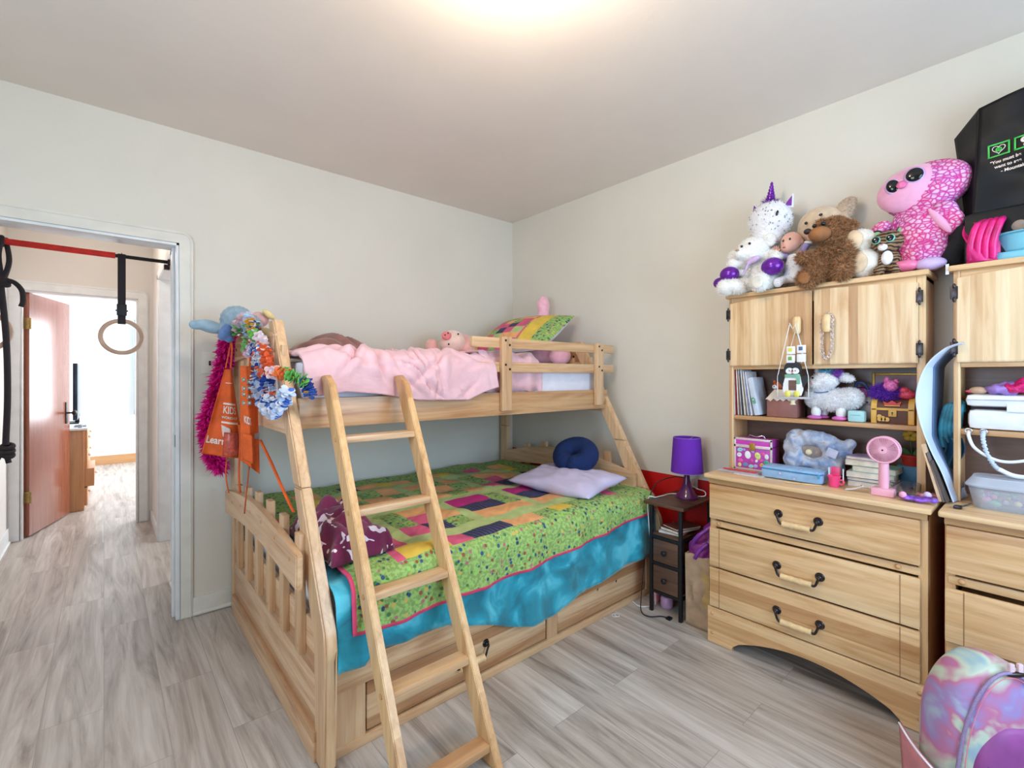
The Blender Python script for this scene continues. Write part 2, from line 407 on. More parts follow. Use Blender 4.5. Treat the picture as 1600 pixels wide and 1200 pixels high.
# hall
HX0, HX1, HY1 = -.57, .33, 5.36
b = MB(); b.box((HX0-.1, YA+.13, 0), (HX0, HY1+.1, 2.5), bev=0); struct(b.build('wall_hall_left', hall_m, keep=True, smooth=False))
b = MB(); b.box((HX1, YA+.13, 0), (HX1+.11, 3.68, 2.5), bev=0); b.box((HX1, 4.62, 0), (HX1+.11, HY1+.1, 2.5), bev=0); b.box((HX1, 3.68, 2.06), (HX1+.11, 4.62, 2.5), bev=0)
struct(b.build('wall_hall_right', hall_m, keep=True, smooth=False))
FX0, FX1, FZ = -.502, .232, 1.99
b = MB(); b.box((HX0-.1, HY1, 0), (FX0, HY1+.1, 2.62), bev=0); b.box((FX1, HY1, 0), (1.9, HY1+.1, 2.62), bev=0); b.box((FX0, HY1, FZ), (FX1, HY1+.1, 2.62), bev=0)
struct(b.build('wall_hall_end', hall_m, keep=True, smooth=False))
struct(MB().box((HX0-.1, YA+.13, 2.5), (1.7, HY1, 2.6), bev=0).build('ceiling_hall', ceil_m, keep=True, smooth=False))
casing('trim_4', FX0, FX1, FZ, HY1-.012, HY1, .07, white_m)
b = MB(); b.box((FX0, HY1, 0), (FX0+.015, HY1+.1, FZ)); b.box((FX1-.015, HY1, 0), (FX1, HY1+.1, FZ)); b.box((FX0, HY1, FZ-.015), (FX1, HY1+.1, FZ)); struct(b.build('trim_5', white_m, keep=True))
b = MB(); b.box((HX1-.012, 3.62, 0), (HX1, 3.68, 2.10)); b.box((HX1-.012, 4.62, 0), (HX1, 4.68, 2.10)); b.box((HX1-.012, 3.62, 2.06), (HX1, 4.68, 2.12)); b.box((HX1-.005, 4.605, 0), (HX1+.115, 4.622, 2.06)); b.box((HX1-.005, 3.678, 0), (HX1+.115, 3.695, 2.06))
struct(b.build('trim_6', white_m, keep=True))
b = MB()
b.box((HX1-.012, YA+.14, 0), (HX1, 3.62, .09)); b.box((HX1-.012, 4.68, 0), (HX1, HY1-.01, .09)); b.cyl((HX1-.012, 3.2, .01), (HX1-.012, 3.62, .01), .01); struct(b.build('baseboard_hall_right', white_m, keep=True))
b = MB(); b.box((HX0, YA+.14, 0), (HX0+.012, HY1-.01, .12)); b.cyl((HX0+.012, YA+.14, .01), (HX0+.012, HY1-.01, .01), .01); struct(b.build('baseboard_hall_left', white_m, keep=True))
# side room behind the hall opening
b = MB(); b.box((1.6, 3.2, 0), (1.7, HY1, 2.5), bev=0); b.box((HX1+.11, 3.1, 0), (1.7, 3.2, 2.5), bev=0); struct(b.build('wall_side_room', hall_m, keep=True, smooth=False))
# far room
far_m = mk_wall('far_room_paint', (232, 236, 238))
b = MB(); b.box((-.75, HY1+.1, 0), (-.62, 9.3, 2.62), bev=0); b.box((-.75, 8.25, 0), (-.155, 9.3, 2.62), bev=0); struct(b.build('wall_far_left', far_m, keep=True, smooth=False))
b = MB(); b.box((-.155, 9.2, 0), (1.9, 9.3, 2.62), bev=0); struct(b.build('wall_far_back', far_m, keep=True, smooth=False))
b = MB(); b.box((1.8, HY1+.1, 0), (1.9, 6.3, 2.62), bev=0); b.box((1.8, 8.3, 0), (1.9, 9.3, 2.62), bev=0); b.box((1.8, 6.3, 0), (1.9, 8.3, .7), bev=0); b.box((1.8, 6.3, 2.3), (1.9, 8.3, 2.62), bev=0)
struct(b.build('wall_far_right', far_m, keep=True, smooth=False)); win('window_3', (1.8, 6.3, .7), (1.88, 8.3, 2.3), 'x')
struct(MB().box((-.75, HY1, 2.62), (1.9, 9.3, 2.7), bev=0).build('ceiling_far', far_m, keep=True, smooth=False))
oak = wood('oak_trim', 'x', (214, 168, 122), (186, 134, 90), .3, 'z')
struct(MB().box((-.155, 9.185, 0), (1.8, 9.2, .13)).build('baseboard_far', oak, keep=True))

# ------------------------------------------------------------------ hall door, gym bar, rings, rope
door_m = wood('red_brown_veneer', 'z', (172, 106, 84), (146, 84, 64), 3, 'y', rough=.22)
r = struct(thing('door_1', None, None, (-.488, 5.43, 0), math.radians(72.5)))
MB().box((0, -.035, .012), (.70, 0, 1.975), bev=.002).build('door_leaf', door_m, r, local=True)
brass = M('aged_brass', (170, 140, 90), .35, .15, 60, .1, metal=.85)
for z in (.28, 1.68):
    MB().box((-.012, -.040, z), (.002, -.002, z+.09), bev=.001).cyl((-.008, -.044, z), (-.008, -.044, z+.09), .007).build('hinge', brass, r, local=True)
b = MB(); b.box((.615, -.042, .86), (.650, -.035, 1.06), bev=.002); b.cyl((.632, -.04, .96), (.632, -.085, .96), .008); b.ell((.632, -.095, .96), (.026, .018, .026)); b.build('door_handle', BLACKM, r, local=True)
BY = 3.75; BZ = 2.035
r = thing('pull_up_bar', 'red foam covered pull-up bar spanning the hallway under its ceiling', 'exercise bar', (-.12, BY, BZ))
MB().cyl((-.56, BY, BZ), (.322, BY, BZ), .011).build('bar', BLACKM, r)
MB().cyl((-.50, BY, BZ), (.052, BY, BZ), .0175).build('foam_sleeve', M('red_foam', (222, 44, 36), .6), r)
for x, s in ((.31, 1), (-.55, -1)): MB().cyl((x, BY, BZ), (x+.018*s, BY, BZ), .02).box((x-.02, BY-.014, BZ-.05), (x+.012, BY+.014, BZ-.018)).build('end_cap', BRONZE if s > 0 else BLACKM, r)
strap_m = M('dark_webbing', (42, 36, 40), .8, .15, 200, .3); ringw = M('birch_ring', (206, 172, 148), .4, .1, 15, .05)
def gring(x, label, L, mk=True):
    r = thing('gymnastic_ring', label, 'gym ring', (x, BY, BZ-L-.20), group='gymnastic rings')
    zt = BZ-L
    MB().tor((x, BY, zt-.098), .098, .0125, (PI/2, 0, 0)).build('ring', ringw, r)
    b = MB()
    for dy in (-.014, .014): b.box((x-.019, BY+dy-.001, zt-.02), (x+.019, BY+dy+.001, BZ+.012), bev=0)
    b.tube([(x, BY-.015, BZ), (x, BY-.012, BZ+.014), (x, BY, BZ+.02), (x, BY+.012, BZ+.014), (x, BY+.015, BZ)], .002)
    b.build('strap', strap_m, r)
    MB().box((x-.024, BY-.026, zt+.03), (x+.024, BY-.014, zt+.10)).box((x-.03, BY-.022, zt+.055), (x+.03, BY-.016, zt+.065)).build('cam_buckle', BLACKM, r)
    return r
g = gring(.082, 'wooden gymnastic ring on a long webbing strap, nearer the doorway jamb', .395)
g2 = gring(-.485, 'wooden gymnastic ring hanging behind the knotted black rope, cut by the photo edge', .395)
b = MB(); rx = -.42
b.tube(spline([(rx, BY-.02, BZ+.02), (rx-.01, BY-.03, 1.95), (rx+.0, BY-.03, 1.84), (rx+.005, BY-.03, 1.80)]), .014)
b.tube(spline([(rx+.012, BY+.02, BZ+.02), (rx+.03, BY-.02, 1.93), (rx+.012, BY-.04, 1.82)]), .012)
b.tor((rx, BY, BZ), .021, .012, (0, PI/2, 0))
b.ell((rx+.006, BY-.03, 1.81), (.035, .03, .03)); b.tor((rx+.006, BY-.03, 1.80), .022, .012, (.4, .3, 0))
b.tube(spline([(rx+.01, BY-.04, 1.82), (rx+.05, BY-.05, 1.81), (rx+.08, BY-.05, 1.77), (rx+.085, BY-.05, 1.71), (rx+.078, BY-.05, 1.68)]), .012)
b.tube(spline([(rx, BY-.03, 1.80), (rx+.02, BY-.03, 1.5), (rx+.025, BY-.03, 1.2), (rx+.018, BY-.03, .93)]), .014)
for k in range(3): b.tor((rx+.025, BY-.03, .92-.022*k), .02, .012, (.5, .2*k, 0))
b.tube(spline([(rx+.02, BY-.03, .88), (rx+.03, BY-.03, .83)]), .012)
b.tube(spline([(rx+.01, BY-.03, .90), (rx-.02, BY-.03, .83), (rx-.03, BY-.03, .74), (rx-.03, BY-.03, .62)]), .011)
tag(b.build('climbing_rope', strap_m), 'knotted black rope hanging from the red bar at the photo edge', 'rope')

# far room furniture
r = thing('dresser', 'wooden dresser behind the open door in the far room', 'dresser', (-.37, 6.75, 0))
dw = wood('orange_pine', 'z', (222, 172, 128), (200, 146, 100), .3, 'y')
MB().box((-.60, 6.16, .0), (-.145, 7.45, .78), bev=.004).build('body', dw, r); MB().box((-.61, 6.14, .78), (-.12, 7.47, .80)).build('top', white_m, r)
for i in range(4):
    for k in range(2):
        d = MB().box((-.145, 6.20+k*.62, .04+i*.185), (-.122+(.05 if (i, k) == (1, 0) else 0), 6.78+k*.62, .215+i*.185)).build('drawer', dw, r)
        MB().ell((-.108+(.05 if (i, k) == (1, 0) else 0), 6.49+k*.62, .13+i*.185), .014).build('knob', white_m, d)
r = thing('television', 'flat television standing on the far room dresser', 'television', (-.42, 6.9, .80))
MB().box((-.235, 6.40, .86), (-.20, 7.35, 1.43), bev=.004).build('screen_panel', M('tv_black', (30, 44, 60), .2), r); MB().box((-.36, 6.75, .80), (-.2, 7.05, .812)).box((-.235, 6.86, .81), (-.2, 6.94, .9)).build('stand', BLACKM, r)
tag(MB().box((-.22, 6.30, .80), (-.13, 6.42, .815)).box((-.19, 6.2, .80), (-.16, 6.26, .83)).build('makeup_case', M('grey_plastic', (150, 160, 170), .4)), 'small grey case lying on the far room dresser top', 'case')
cw = M('white_curtain', (232, 238, 244), .8, .03)
b = MB(); b.sheet(lambda u, v: (.34+.16*u*(1-v*.4)-.14*v*(1-u)*0+.0, 9.10+.02*math.sin(u*30), 2.172-1.45*v), 30, 12); 
c_ = b.build('curtain', cw, solid=.003); tag(c_, 'white curtain gathered beside the far room back wall', 'curtain')
tag(MB().cyl((.10, 9.10, 2.16), (1.4, 9.10, 2.16), .012).ell((.09, 9.10, 2.16), .025).build('curtain_rod', cw), 'thin pale curtain rod high on the far room back wall', 'curtain rod')

# ceiling lamp just out of the photo
r = thing('ceiling_lamp', 'round white glass ceiling lamp on the bedroom ceiling', 'ceiling lamp', (.88, .99, ZC))
em = NT('lamp_glass'); em.set(Base_Color=(1, .95, .88, 1)); em.b.inputs['Emission Color'].default_value = (1, .86, .68, 1); em.b.inputs['Emission Strength'].default_value = 6
MB().lathe([(0, -.075), (.06, -.07), (.11, -.045), (.135, -.012), (.135, 0)], (.88, .99, ZC)).build('lamp_shade', em.m, r)
MB().cyl((.88, .99, ZC-.012), (.88, .99, ZC), .145).build('base', white_m, r)
l = bpy.data.lights.new('bulb', 'POINT'); l.energy = 31; l.color = (1, .80, .58); l.shadow_soft_size = .10; o = bpy.data.objects.new('bulb', l); COL.objects.link(o); o.location = (.88, .99, ZC-.18)
r = thing('added_hall_lamp', 'added round white ceiling lamp brightening the hallway from out of view', 'ceiling lamp', (-.12, 4.4, 2.5))  # added lamp, hidden above the doorway head, to brighten the hall
MB().lathe([(0, -.07), (.07, -.06), (.11, -.02), (.11, 0)], (-.12, 4.4, 2.5)).build('lamp_shade', em.m, r); MB().cyl((-.12, 4.4, 2.49), (-.12, 4.4, 2.5), .12).build('base', white_m, r)
l = bpy.data.lights.new('added_hall_light', 'POINT'); l.energy = 9; l.color = (1, .93, .86); l.shadow_soft_size = .1; o = bpy.data.objects.new('added_hall_light', l); COL.objects.link(o); o.location = (-.12, 4.4, 2.34)  # point light of the added hall lamp
# wall switch
tag(MB().box((.405, YA-.006, 1.315), (.478, YA, 1.435), bev=.003).box((.437, YA-.014, 1.36), (.446, YA-.004, 1.385), bev=.002, mi=1).build('light_switch', [M('ivory_plate', (228, 220, 204), .35, .02), BRONZE]), 'ivory light switch plate on the wall beside the feather boa', 'light switch')
# ================================================================== BUNK BED
bed = thing('bunk_bed', 'blond wooden twin-over-full bunk bed with splayed corner posts, along the back wall', 'bunk bed', (.55, 1.6, 0))
BX0, BX1 = .54, 2.50     # inner planes of the two ends
def yf(z): return 1.55+.565*(z-.446)     # front face of the splayed posts
PEG = M('wood_peg', (206, 158, 108), .5)
for x0 in (BX0, BX1):
    x1 = x0+.042
    # lower front post: upright foot then splayed, upper post on top of it
    m = MB().prism([(1.56, 0), (1.645, 0), (1.645, .40), (yf(.89)+.085, .89), (yf(.89), .89), (yf(.46), .46), (1.545, .40), (1.56, .36)], 'x', x0, x1, bev=.006)
    m.build('lower_front_post', PINE_Z, bed)
    MB().prism([(yf(.893), .893), (yf(.893)+.085, .893), (yf(1.54)+.085, 1.54), (yf(1.54), 1.54)], 'x', x0, x1, bev=.005).build('upper_front_post', PINE_Z, bed)
    MB().box((x0, 2.955, 0), (x1, 3.035, .893)).build('lower_back_post', PINE_Z, bed)
    MB().box((x0, 2.955, .896), (x1, 3.035, 1.52)).build('upper_back_post', PINE_Z, bed)
for side, x0 in ((-1, BX0), (1, BX1)):
    xo = x0 if side < 0 else x0+.042            # outer plane
    s = side
    def bx(a, b_, *r): 
        lo, hi = sorted((xo+s*a, xo+s*b_)); return lo, hi
    lo, hi = bx(-.026, -.004)
    MB().box((lo, 1.64, .07), (hi, 2.96, .455)).build('end_panel', PINE_Y, bed)
    lo, hi = bx(-.008, .010)
    MB().box((lo, 1.63, .0), (hi, 2.965, .105), bev=.005).build('base_rail', PINE_Y, bed)
    # slats, their tops poke over the arched rail
    for k in range(6):
        yc = 2.765-.198*k; zt = (.725 if side < 0 else .745)+(.055 if side < 0 else .080)*math.sin(PI*(k+.5)/6)
        lo, hi = bx(-.004, .020)
        sl = MB().box((lo, yc-.028, .315), (hi, yc+.028, zt)).build('slat', PINE_Z, bed)
        if side < 0:
            MB().cyl((xo-.0215, yc, .345), (xo-.019, yc, .345), .007).build('screw_cap', PEG, sl)
            MB().cyl((xo-.0475, yc, zt-.085), (xo-.045, yc, zt-.085), .007).build('screw_cap', PEG, sl)
    pts = []
    N = 16; y0, y1 = 1.70, 2.945
    for i in range(N+1): t = i/N; pts.append((y0+(y1-y0)*t, (.685 if side < 0 else .70)+(.055 if side < 0 else .085)*math.sin(PI*t)))
    for i in range(N+1): t = 1-i/N; pts.append((y0+(y1-y0)*t, (.565 if side < 0 else .61)+.042*math.sin(PI*t)))
    lo, hi = bx(.020, .045) if side < 0 else bx(-.075, -.048)
    MB().prism(pts, 'x', lo, hi, bev=.005).build('arched_rail', PINE_Y, bed)
    # upper end: arched head rail and its slats
    pts = []; y0, y1 = 2.13, 2.95
    for i in range(N+1): t = i/N; pts.append((y0+(y1-y0)*t, 1.48+.055*math.sin(PI*t)))
    for i in range(N+1): t = 1-i/N; pts.append((y0+(y1-y0)*t, 1.375+.02*math.sin(PI*t)))
    lo, hi = bx(-.015, .008)
    hr = MB().prism(pts, 'x', lo, hi, bev=.005).build('upper_head_rail', PINE_Y, bed)
    for k in range(4): MB().cyl((lo-.002, 2.25+.2*k, 1.44), (lo+.001, 2.25+.2*k, 1.44), .007).build('screw_cap', BRONZE, hr)
    lo, hi = bx(-.03, -.012)
    for k in range(6): MB().box((lo, 2.08+.155*k, 1.075), (hi, 2.14+.155*k, 1.43)).build('upper_slat', PINE_Z, bed)
    MB().box((lo-.004, 1.98, 1.07), (hi+.004, 2.96, 1.15)).build('upper_end_rail', PINE_Y, bed)
XI0, XI1 = BX0+.042, BX1
MB().box((XI0, 1.955, 1.09), (XI1+.03, 1.980, 1.213), bev=.004).build('upper_side_rail', PINE_X, bed)
MB().box((XI0, 3.0, 1.09), (XI1, 3.025, 1.213), bev=.004).build('upper_back_rail', PINE_X, bed)
for k in range(12): MB().box((XI0+.05+.155*k, 1.98, 1.10), (XI0+.13+.155*k, 3.0, 1.12), bev=0).build('mattress_slat', PINE_Y, bed)
for z0 in (1.322, 1.452): MB().box((1.42, 1.952, z0), (2.59, 1.974, z0+.055), bev=.004).build('guard_rail', PINE_X, bed)
for x in (1.60, 2.385):
    p = MB().box((x, 1.926, 1.115), (x+.068, 1.951, 1.512), bev=.004).build('guard_post', PINE_Z, bed)
    for z in (1.35, 1.48):
        for a_, c_ in ((.022, .012), (.05, -.012)): MB().cyl((x+a_, 1.923, z+c_), (x+a_, 1.927, z+c_), .006).build('screw_cap', BRONZE, p)
MB().box((XI0, 1.592, .222), (XI1, 1.615, .312), bev=.004).build('side_rail', PINE_X, bed)
MB().box((XI0, 3.0, .05), (XI1, 3.02, .312), bev=.004).build('back_rail', PINE_X, bed)
MB().box((XI0, 1.597, 0), (XI1, 1.62, .036), bev=.004).build('bottom_rail', PINE_X, bed)
for a, c in ((XI0, .70), (1.607, 1.678), (2.44, XI1)): MB().box((a, 1.60, .03), (c, 1.62, .225)).build('drawer_divider', PINE_Z, bed)
def bail(b, c, span, gripmat, parent, drop=.035, name='handle', ax='y', r_=.011, tilt=0):
    """bronze rosettes joined by a hanging turned wooden grip. ax='y': drawer faces -y, span along x"""
    pass
def handle(parent, P0, P1, out, drop=.036):
    """P0,P1 rosette centres on the drawer front; out = outward unit vector"""
    P0 = Vector(P0); P1 = Vector(P1); out = Vector(out); d = (P1-P0).normalized(); b = MB()
    for P, s in ((P0, 1), (P1, -1)):
        b.cyl(P, P+out*.006, .0175, .014, 24); b.ell(P+out*.007, .009)
        q = P+out*.02
        b.tube(spline([P+out*.006, q, q+d*s*.006+Vector((0, 0, -.015)), q+d*s*.018+Vector((0, 0, -drop)), q+d*s*.034+Vector((0, 0, -drop))], 6), .0045)
    b.cyl(P0+out*.02+d*.02+Vector((0, 0, -drop)), P1+out*.02-d*.02+Vector((0, 0, -drop)), .003)
    h = b.build('handle', BRONZE, parent)
    a = P0+out*.02+d*.030+Vector((0, 0, -drop)); c = P1+out*.02-d*.030+Vector((0, 0, -drop))
    L = (c-a).length; g = MB(); m = (a+c)/2
    g.cyl(a, c, .0145, None, 24)
    for t in (.0, .33, .66, 1): 
        q = a.lerp(c, t); g.cyl(q-d*.004, q+d*.004, .0158, None, 24)
    g.build('wooden_grip', HANDLEW, h); return h
for i, (a, c) in enumerate(((.705, 1.602), (1.683, 2.436))):
    d = MB().box((a, 1.604, .042), (c, 1.622, .212), bev=.007).build('drawer', PINE_X, bed)
    MB().box((a+.01, 1.62, .05), (c-.01, 2.3, .19), bev=0).build('drawer_box', PINE_X, d)
    if i == 0: handle(d, (1.063, 1.604, .158), (1.239, 1.604, .156), (0, -1, 0), .042)
    else:
        for x_ in (1.99, 2.15): MB().cyl((x_, 1.601, .163), (x_, 1.605, .163), .006).build('screw', M('steel', (190, 190, 195), .3, metal=1), d)
# ladder leaning on the upper rail
lad = thing('ladder', 'wooden four-step ladder leaning on the upper bunk rail', 'ladder', (.83, 1.30, 0))
def ly(z): return 1.925-.5*(1.30-z)
LM = wood('ladder_pine', 'z', (236, 200, 150), (208, 160, 110), .5, 'y')
for xa in (.655, .972):
    sgn = 1
    MB().prism([(ly(0)-.080, 0), (ly(0), 0), (ly(1.30), 1.30), (ly(1.30)-.04, 1.305), (ly(1.27)-.080, 1.27)], 'x', xa, xa+.028, bev=.003).build('side_rail', LM, lad)
for z in (1.062, .815, .562, .298, .06):
    y = ly(z)-.04
    rg = MB().box((.681, y-.030, z-.012), (.972, y+.030, z+.012), bev=.003).build('rung', PINE_X, lad)
    MB().cyl((.652, y, z), (.656, y, z), .009).build('dowel_cap', PEG, rg)
# ------------------------------------------------------------------ mattresses and bedding
tick = M('mattress_ticking', (232, 232, 240), .8, .03, 60, .1)
tag(MB().box((.60, 1.63, .29), (2.49, 2.98, .555), bev=.05).build('mattress', tick), 'full mattress under the patchwork quilt on the lower bunk', 'mattress')
sheet_m = M('white_sheet', (236, 234, 244), .85, .02, 20, .1)
b = MB().box((.60, 2.0, 1.12), (2.47, 2.98, 1.365), bev=.04)
b.bm.verts.ensure_lookup_table()
tag(b.build('mattress', sheet_m), 'twin mattress in a white fitted sheet on the upper bunk', 'mattress')
def folds(x, y, z, a, f): return a*(nz(x*f, y*f, z*f)+.5*nz(x*f*2.3+7, y*f*2.3, z*f*2.3))
teal_t = NT('teal_plush'); v = teal_t.coord('Object'); n = teal_t.noise(v, 7, 4, .5, .6)
teal_t.set(Base_Color=teal_t.ramp(n.outputs[0], [(.38, (0, 112, 132)), (.52, (10, 150, 174)), (.64, (84, 194, 214))]), Roughness=.7)  # lightest stop paints highlights into the plush colour
teal_t.b.inputs['Sheen Weight'].default_value = .5; teal_t.b.inputs['Sheen Tint'].default_value = (.6, .95, 1, 1); teal_t.bump(teal_t.noise(v, 60, 3).outputs[0], .2, .004)
hem = [(.60, .315), (.68, .300), (.72, .342), (1.02, .325), (1.2, .270), (1.34, .205), (1.47, .170), (1.6, .166), (1.78, .205), (2.04, .232), (2.35, .262), (2.5, .275)]
def drape(u, v, x0, x1, ztop, yfr, hemf, far=2.97, out=0, wr=.006, seed=0, side0=0):
    """v: 0 at the wall .. 1 at the hanging hem"""
    x = x0+(x1-x0)*u
    L1 = far-(yfr+.06); r = .06; L2 = r*PI/2; zh = hemf(x); L3 = max(.01, ztop-r-zh); T = L1+L2+L3; s = v*T
    if s < L1: y = far-s; z = ztop
    elif s < L1+L2: a = (s-L1)/r; y = yfr+r-r*math.sin(a); z = ztop-r+r*math.cos(a)
    else: y = yfr; z = ztop-r-(s-L1-L2)
    h = max(0, (s-L1)/(L2+L3)); 
    z += folds(x+seed, y, z, wr, 3.2)*(1-h) + .010*nz(x*9+seed, y*9, 1)*(1-h)
    y -= out*h**.7 + (folds(x+seed, 0, z*.3, .016, 7)+.008*math.sin(x*21+seed))*h - .0*h
    return (x, y, z)
b = MB(); b.sheet(lambda u, v: drape(u, v, .585, 2.50, .590, 1.583, lambda x: lerp(hem, x), out=.022, wr=.010, seed=3), 120, 90)
te = b.build('blanket', teal_t.m, solid=.006); tag(te, 'teal plush blanket hanging below the quilt over the lower bunk drawers', 'blanket')
# patchwork quilt
def qm(name, rgb, kind=None):
    t = NT(name); v = t.coord('UV'); n = t.noise(v, 14, 4)
    base = t.ramp(n.outputs[0], [(.3, tuple(c*.90 for c in rgb)), (.7, rgb)])
    if kind == 'floral':
        vo = t.n('ShaderNodeTexVoronoi'); vo.inputs['Scale'].default_value = 44; t.l(v, vo.inputs['Vector']); vo.inputs['Randomness'].default_value = .85
        hs = t.n('ShaderNodeSeparateColor'); t.l(vo.outputs['Color'], hs.inputs[0])
        spot = t.ramp(hs.outputs[0], [(0, (44, 84, 120)), (.28, (150, 84, 60)), (.45, (214, 176, 90)), (.55, (150, 204, 96)), (.66, (70, 120, 70)), (.8, (176, 110, 120)), (.9, (40, 66, 96))], 'CONSTANT')
        msk = t.ramp(vo.outputs['Distance'], [(.30, (255, 255, 255)), (.40, (0, 0, 0))])
        leaf = t.ramp(t.noise(v, 70, 2).outputs[0], [(.45, rgb), (.55, tuple(c*.84 for c in rgb))])
        base = t.mix(msk, leaf, spot)
    if kind == 'stripe':
        wv = t.n('ShaderNodeTexWave', bands_direction='X'); wv.inputs['Scale'].default_value = 14; wv.inputs['Distortion'].default_value = 2.2; wv.inputs['Detail'].default_value = 1; wv.inputs['Detail Scale'].default_value = .6; t.l(v, wv.inputs['Vector'])
        base = t.ramp(wv.outputs['Fac'], [(0, (24, 32, 76)), (.35, (40, 62, 120)), (.5, (170, 60, 70)), (.58, (36, 46, 96)), (.75, (120, 160, 180)), (.85, (26, 30, 70))], 'CONSTANT')
    t.set(Base_Color=base, Roughness=.85); w2 = t.n('ShaderNodeTexWave', bands_direction='DIAGONAL'); w2.inputs['Scale'].default_value = 9; w2.inputs['Distortion'].default_value = 6; t.l(v, w2.inputs['Vector'])
    t.bump(w2.outputs['Fac'], .35, .004); return t.m
QM = [qm('quilt_lime', (190, 208, 138)), qm('quilt_floral', (158, 194, 108), 'floral'), qm('quilt_orange', (250, 184, 124)), qm('quilt_pink', (232, 100, 140)),
      qm('quilt_magenta', (196, 40, 130)), qm('quilt_yellow', (244, 208, 84)), qm('quilt_navy_stripe', (40, 50, 100), 'stripe'), qm('quilt_binding', (236, 78, 118))]
NU, NV = 19, 15
K = dict(L=0, F=1, O=2, P=3, M=4, Y=5, N=6)
BLK = ['OOF/NPO/ONM', 'OMN/FNM/OFO', 'FOO/PNP/OOF', 'OFO/FOF/OFO', 'FFP/OPN/OOF', 'MNO/MNO/FFO']
rq = random.Random(11)
blkmap = {(i, j): BLK[rq.randrange(6)].split('/') for i in range(9) for j in range(9)}
ring = {(i, j): rq.choice('OPNYFOPY') for i in range(NU) for j in range(NV)}
def bounds(first, last, nb):
    w = [first, .10]+[.07, .12, .12, .12]*nb+[.07, .10, last]; s = sum(w); o = []; a = 0
    for x in w: a += x/s; o.append(a)
    return o
QU, QV = bounds(.20, .20, 3), bounds(.16, .19, 2)
def band(B, t):
    for i, x in enumerate(B):
        if t < x: return i
    return len(B)-1
def qface(u, v):
    i, j = band(QU, u), band(QV, v); NI, NJ = len(QU), len(QV)
    if i == 0 or i == NI-1 or j == 0 or j == NJ-1: return K['F']
    if j in (1, NJ-2): return K[ring[int(u*17) % NU, j % NV]]
    if i in (1, NI-2): return K[ring[i % NU, int(v*15) % NV]]
    a, c = i-2, j-2
    if a % 4 == 0 or c % 4 == 0: return K['L']
    return K[blkmap[a//4, c//4][(a-1) % 4][(c-1) % 4]]
def qcell(i, j):
    i = min(i, NU-1); j = min(j, NV-1)
    if i < 2 or i >= NU-2 or j < 2 or j >= NV-2: return K['F']
    if i == 2 or i == NU-3 or j == 2 or j == NV-3: return K[ring[i, j]]
    a, c = i-3, j-3
    if a % 4 == 0 or c % 4 == 0: return K['L']
    return K[blkmap[a//4, c//4][(a-1) % 4][(c-1) % 4]]
qh = [(.6, .425), (.70, .405), (1.0, .415), (1.4, .424), (1.8, .448), (2.2, .485), (2.5, .512)]
def qfn(u, v):
    x, y, z = drape(u, v, .635, 2.49, .612, 1.570, lambda x: lerp(qh, x), out=.018, wr=.012, seed=3)
    return (x-.05*(1-u)*max(0, 1-v*1.6)*1, y, z+.006)
b = MB(); b.sheet(qfn, 150, 130, uvfn=lambda u, v: (u*1.86, v*1.6), mifn=lambda u, v: qface(u, v) if (v < .991 and .006 < u < .994) else 7)
q = b.build('patchwork_quilt', QM, solid=.010); tag(q, 'green patchwork quilt with pink binding spread over the lower bunk', 'quilt')
# maroon blanket thrown at the foot end
mt = NT('maroon_fleece'); v = mt.coord('Object'); n = mt.noise(v, 20, 1, .4, .8)
mt.set(Base_Color=mt.ramp(n.outputs[0], [(.0, (112, 14, 66)), (.59, (236, 218, 228))], 'CONSTANT'), Roughness=.85); mt.b.inputs['Sheen Weight'].default_value = .3
def mar(u, v, k):
    x = .60+.25*u; y = 1.68+.50*v-.03*k+.03*u
    e = min(u, 1-u, v, 1-v); h = min(1, e*5)**.5
    return (x+.02*nz(v*5, k, 0), y+.02*nz(u*5, k, 3), .632+.036*k*h+.060*h*(.6+.4*math.sin(PI*u))*(.45+.55*k)+.030*abs(nz(u*3+k*4, v*6, k))*2*h+.012*math.sin(v*30+6*nz(u*2, v*2, k))*h*(1-v*.4))
b = MB()
for k in (0, 1): b.sheet(lambda u, v, k=k: mar(u, v, k), 34, 40)
tag(b.build('fleece_blanket', mt.m, solid=.008), 'maroon fleece blanket with white lettering, rumpled behind the ladder', 'blanket')
# lavender pillow
def cushion(cx, cy, w, d, h, n=26, pw=.5, wr=.006):
    def f(sgn):
        def g(u, v):
            a, c = 2*u-1, 2*v-1; t = max(0, (1-a*a)*(1-c*c))**pw*.5
            k = 1-.10*(1-abs(a))*abs(c)**3; k2 = 1-.08*(1-abs(c))*abs(a)**3
            return (cx+a*w/2*k2, cy+c*d/2*k, sgn*t*h+folds(a, c, sgn, wr, 2.2)*(t*2))
        return g
    b = MB(); b.sheet(f(1), n, n); b.sheet(f(-1), n, n); bmesh.ops.remove_doubles(b.bm, verts=b.bm.verts[:], dist=.0006); bmesh.ops.recalc_face_normals(b.bm, faces=b.bm.faces[:]); return b
pb = cushion(0, 0, .44, .60, .13, wr=.022)
o = pb.build('pillow', M('lavender_cotton', (206, 196, 224), .85, .04, 8, .1), keep=True, ang=180); o.location = (2.14, 1.96, .672); o.rotation_euler = (.02, -.10, .12); tag(o, 'pale lavender pillow lying at the head of the lower bunk', 'pillow')
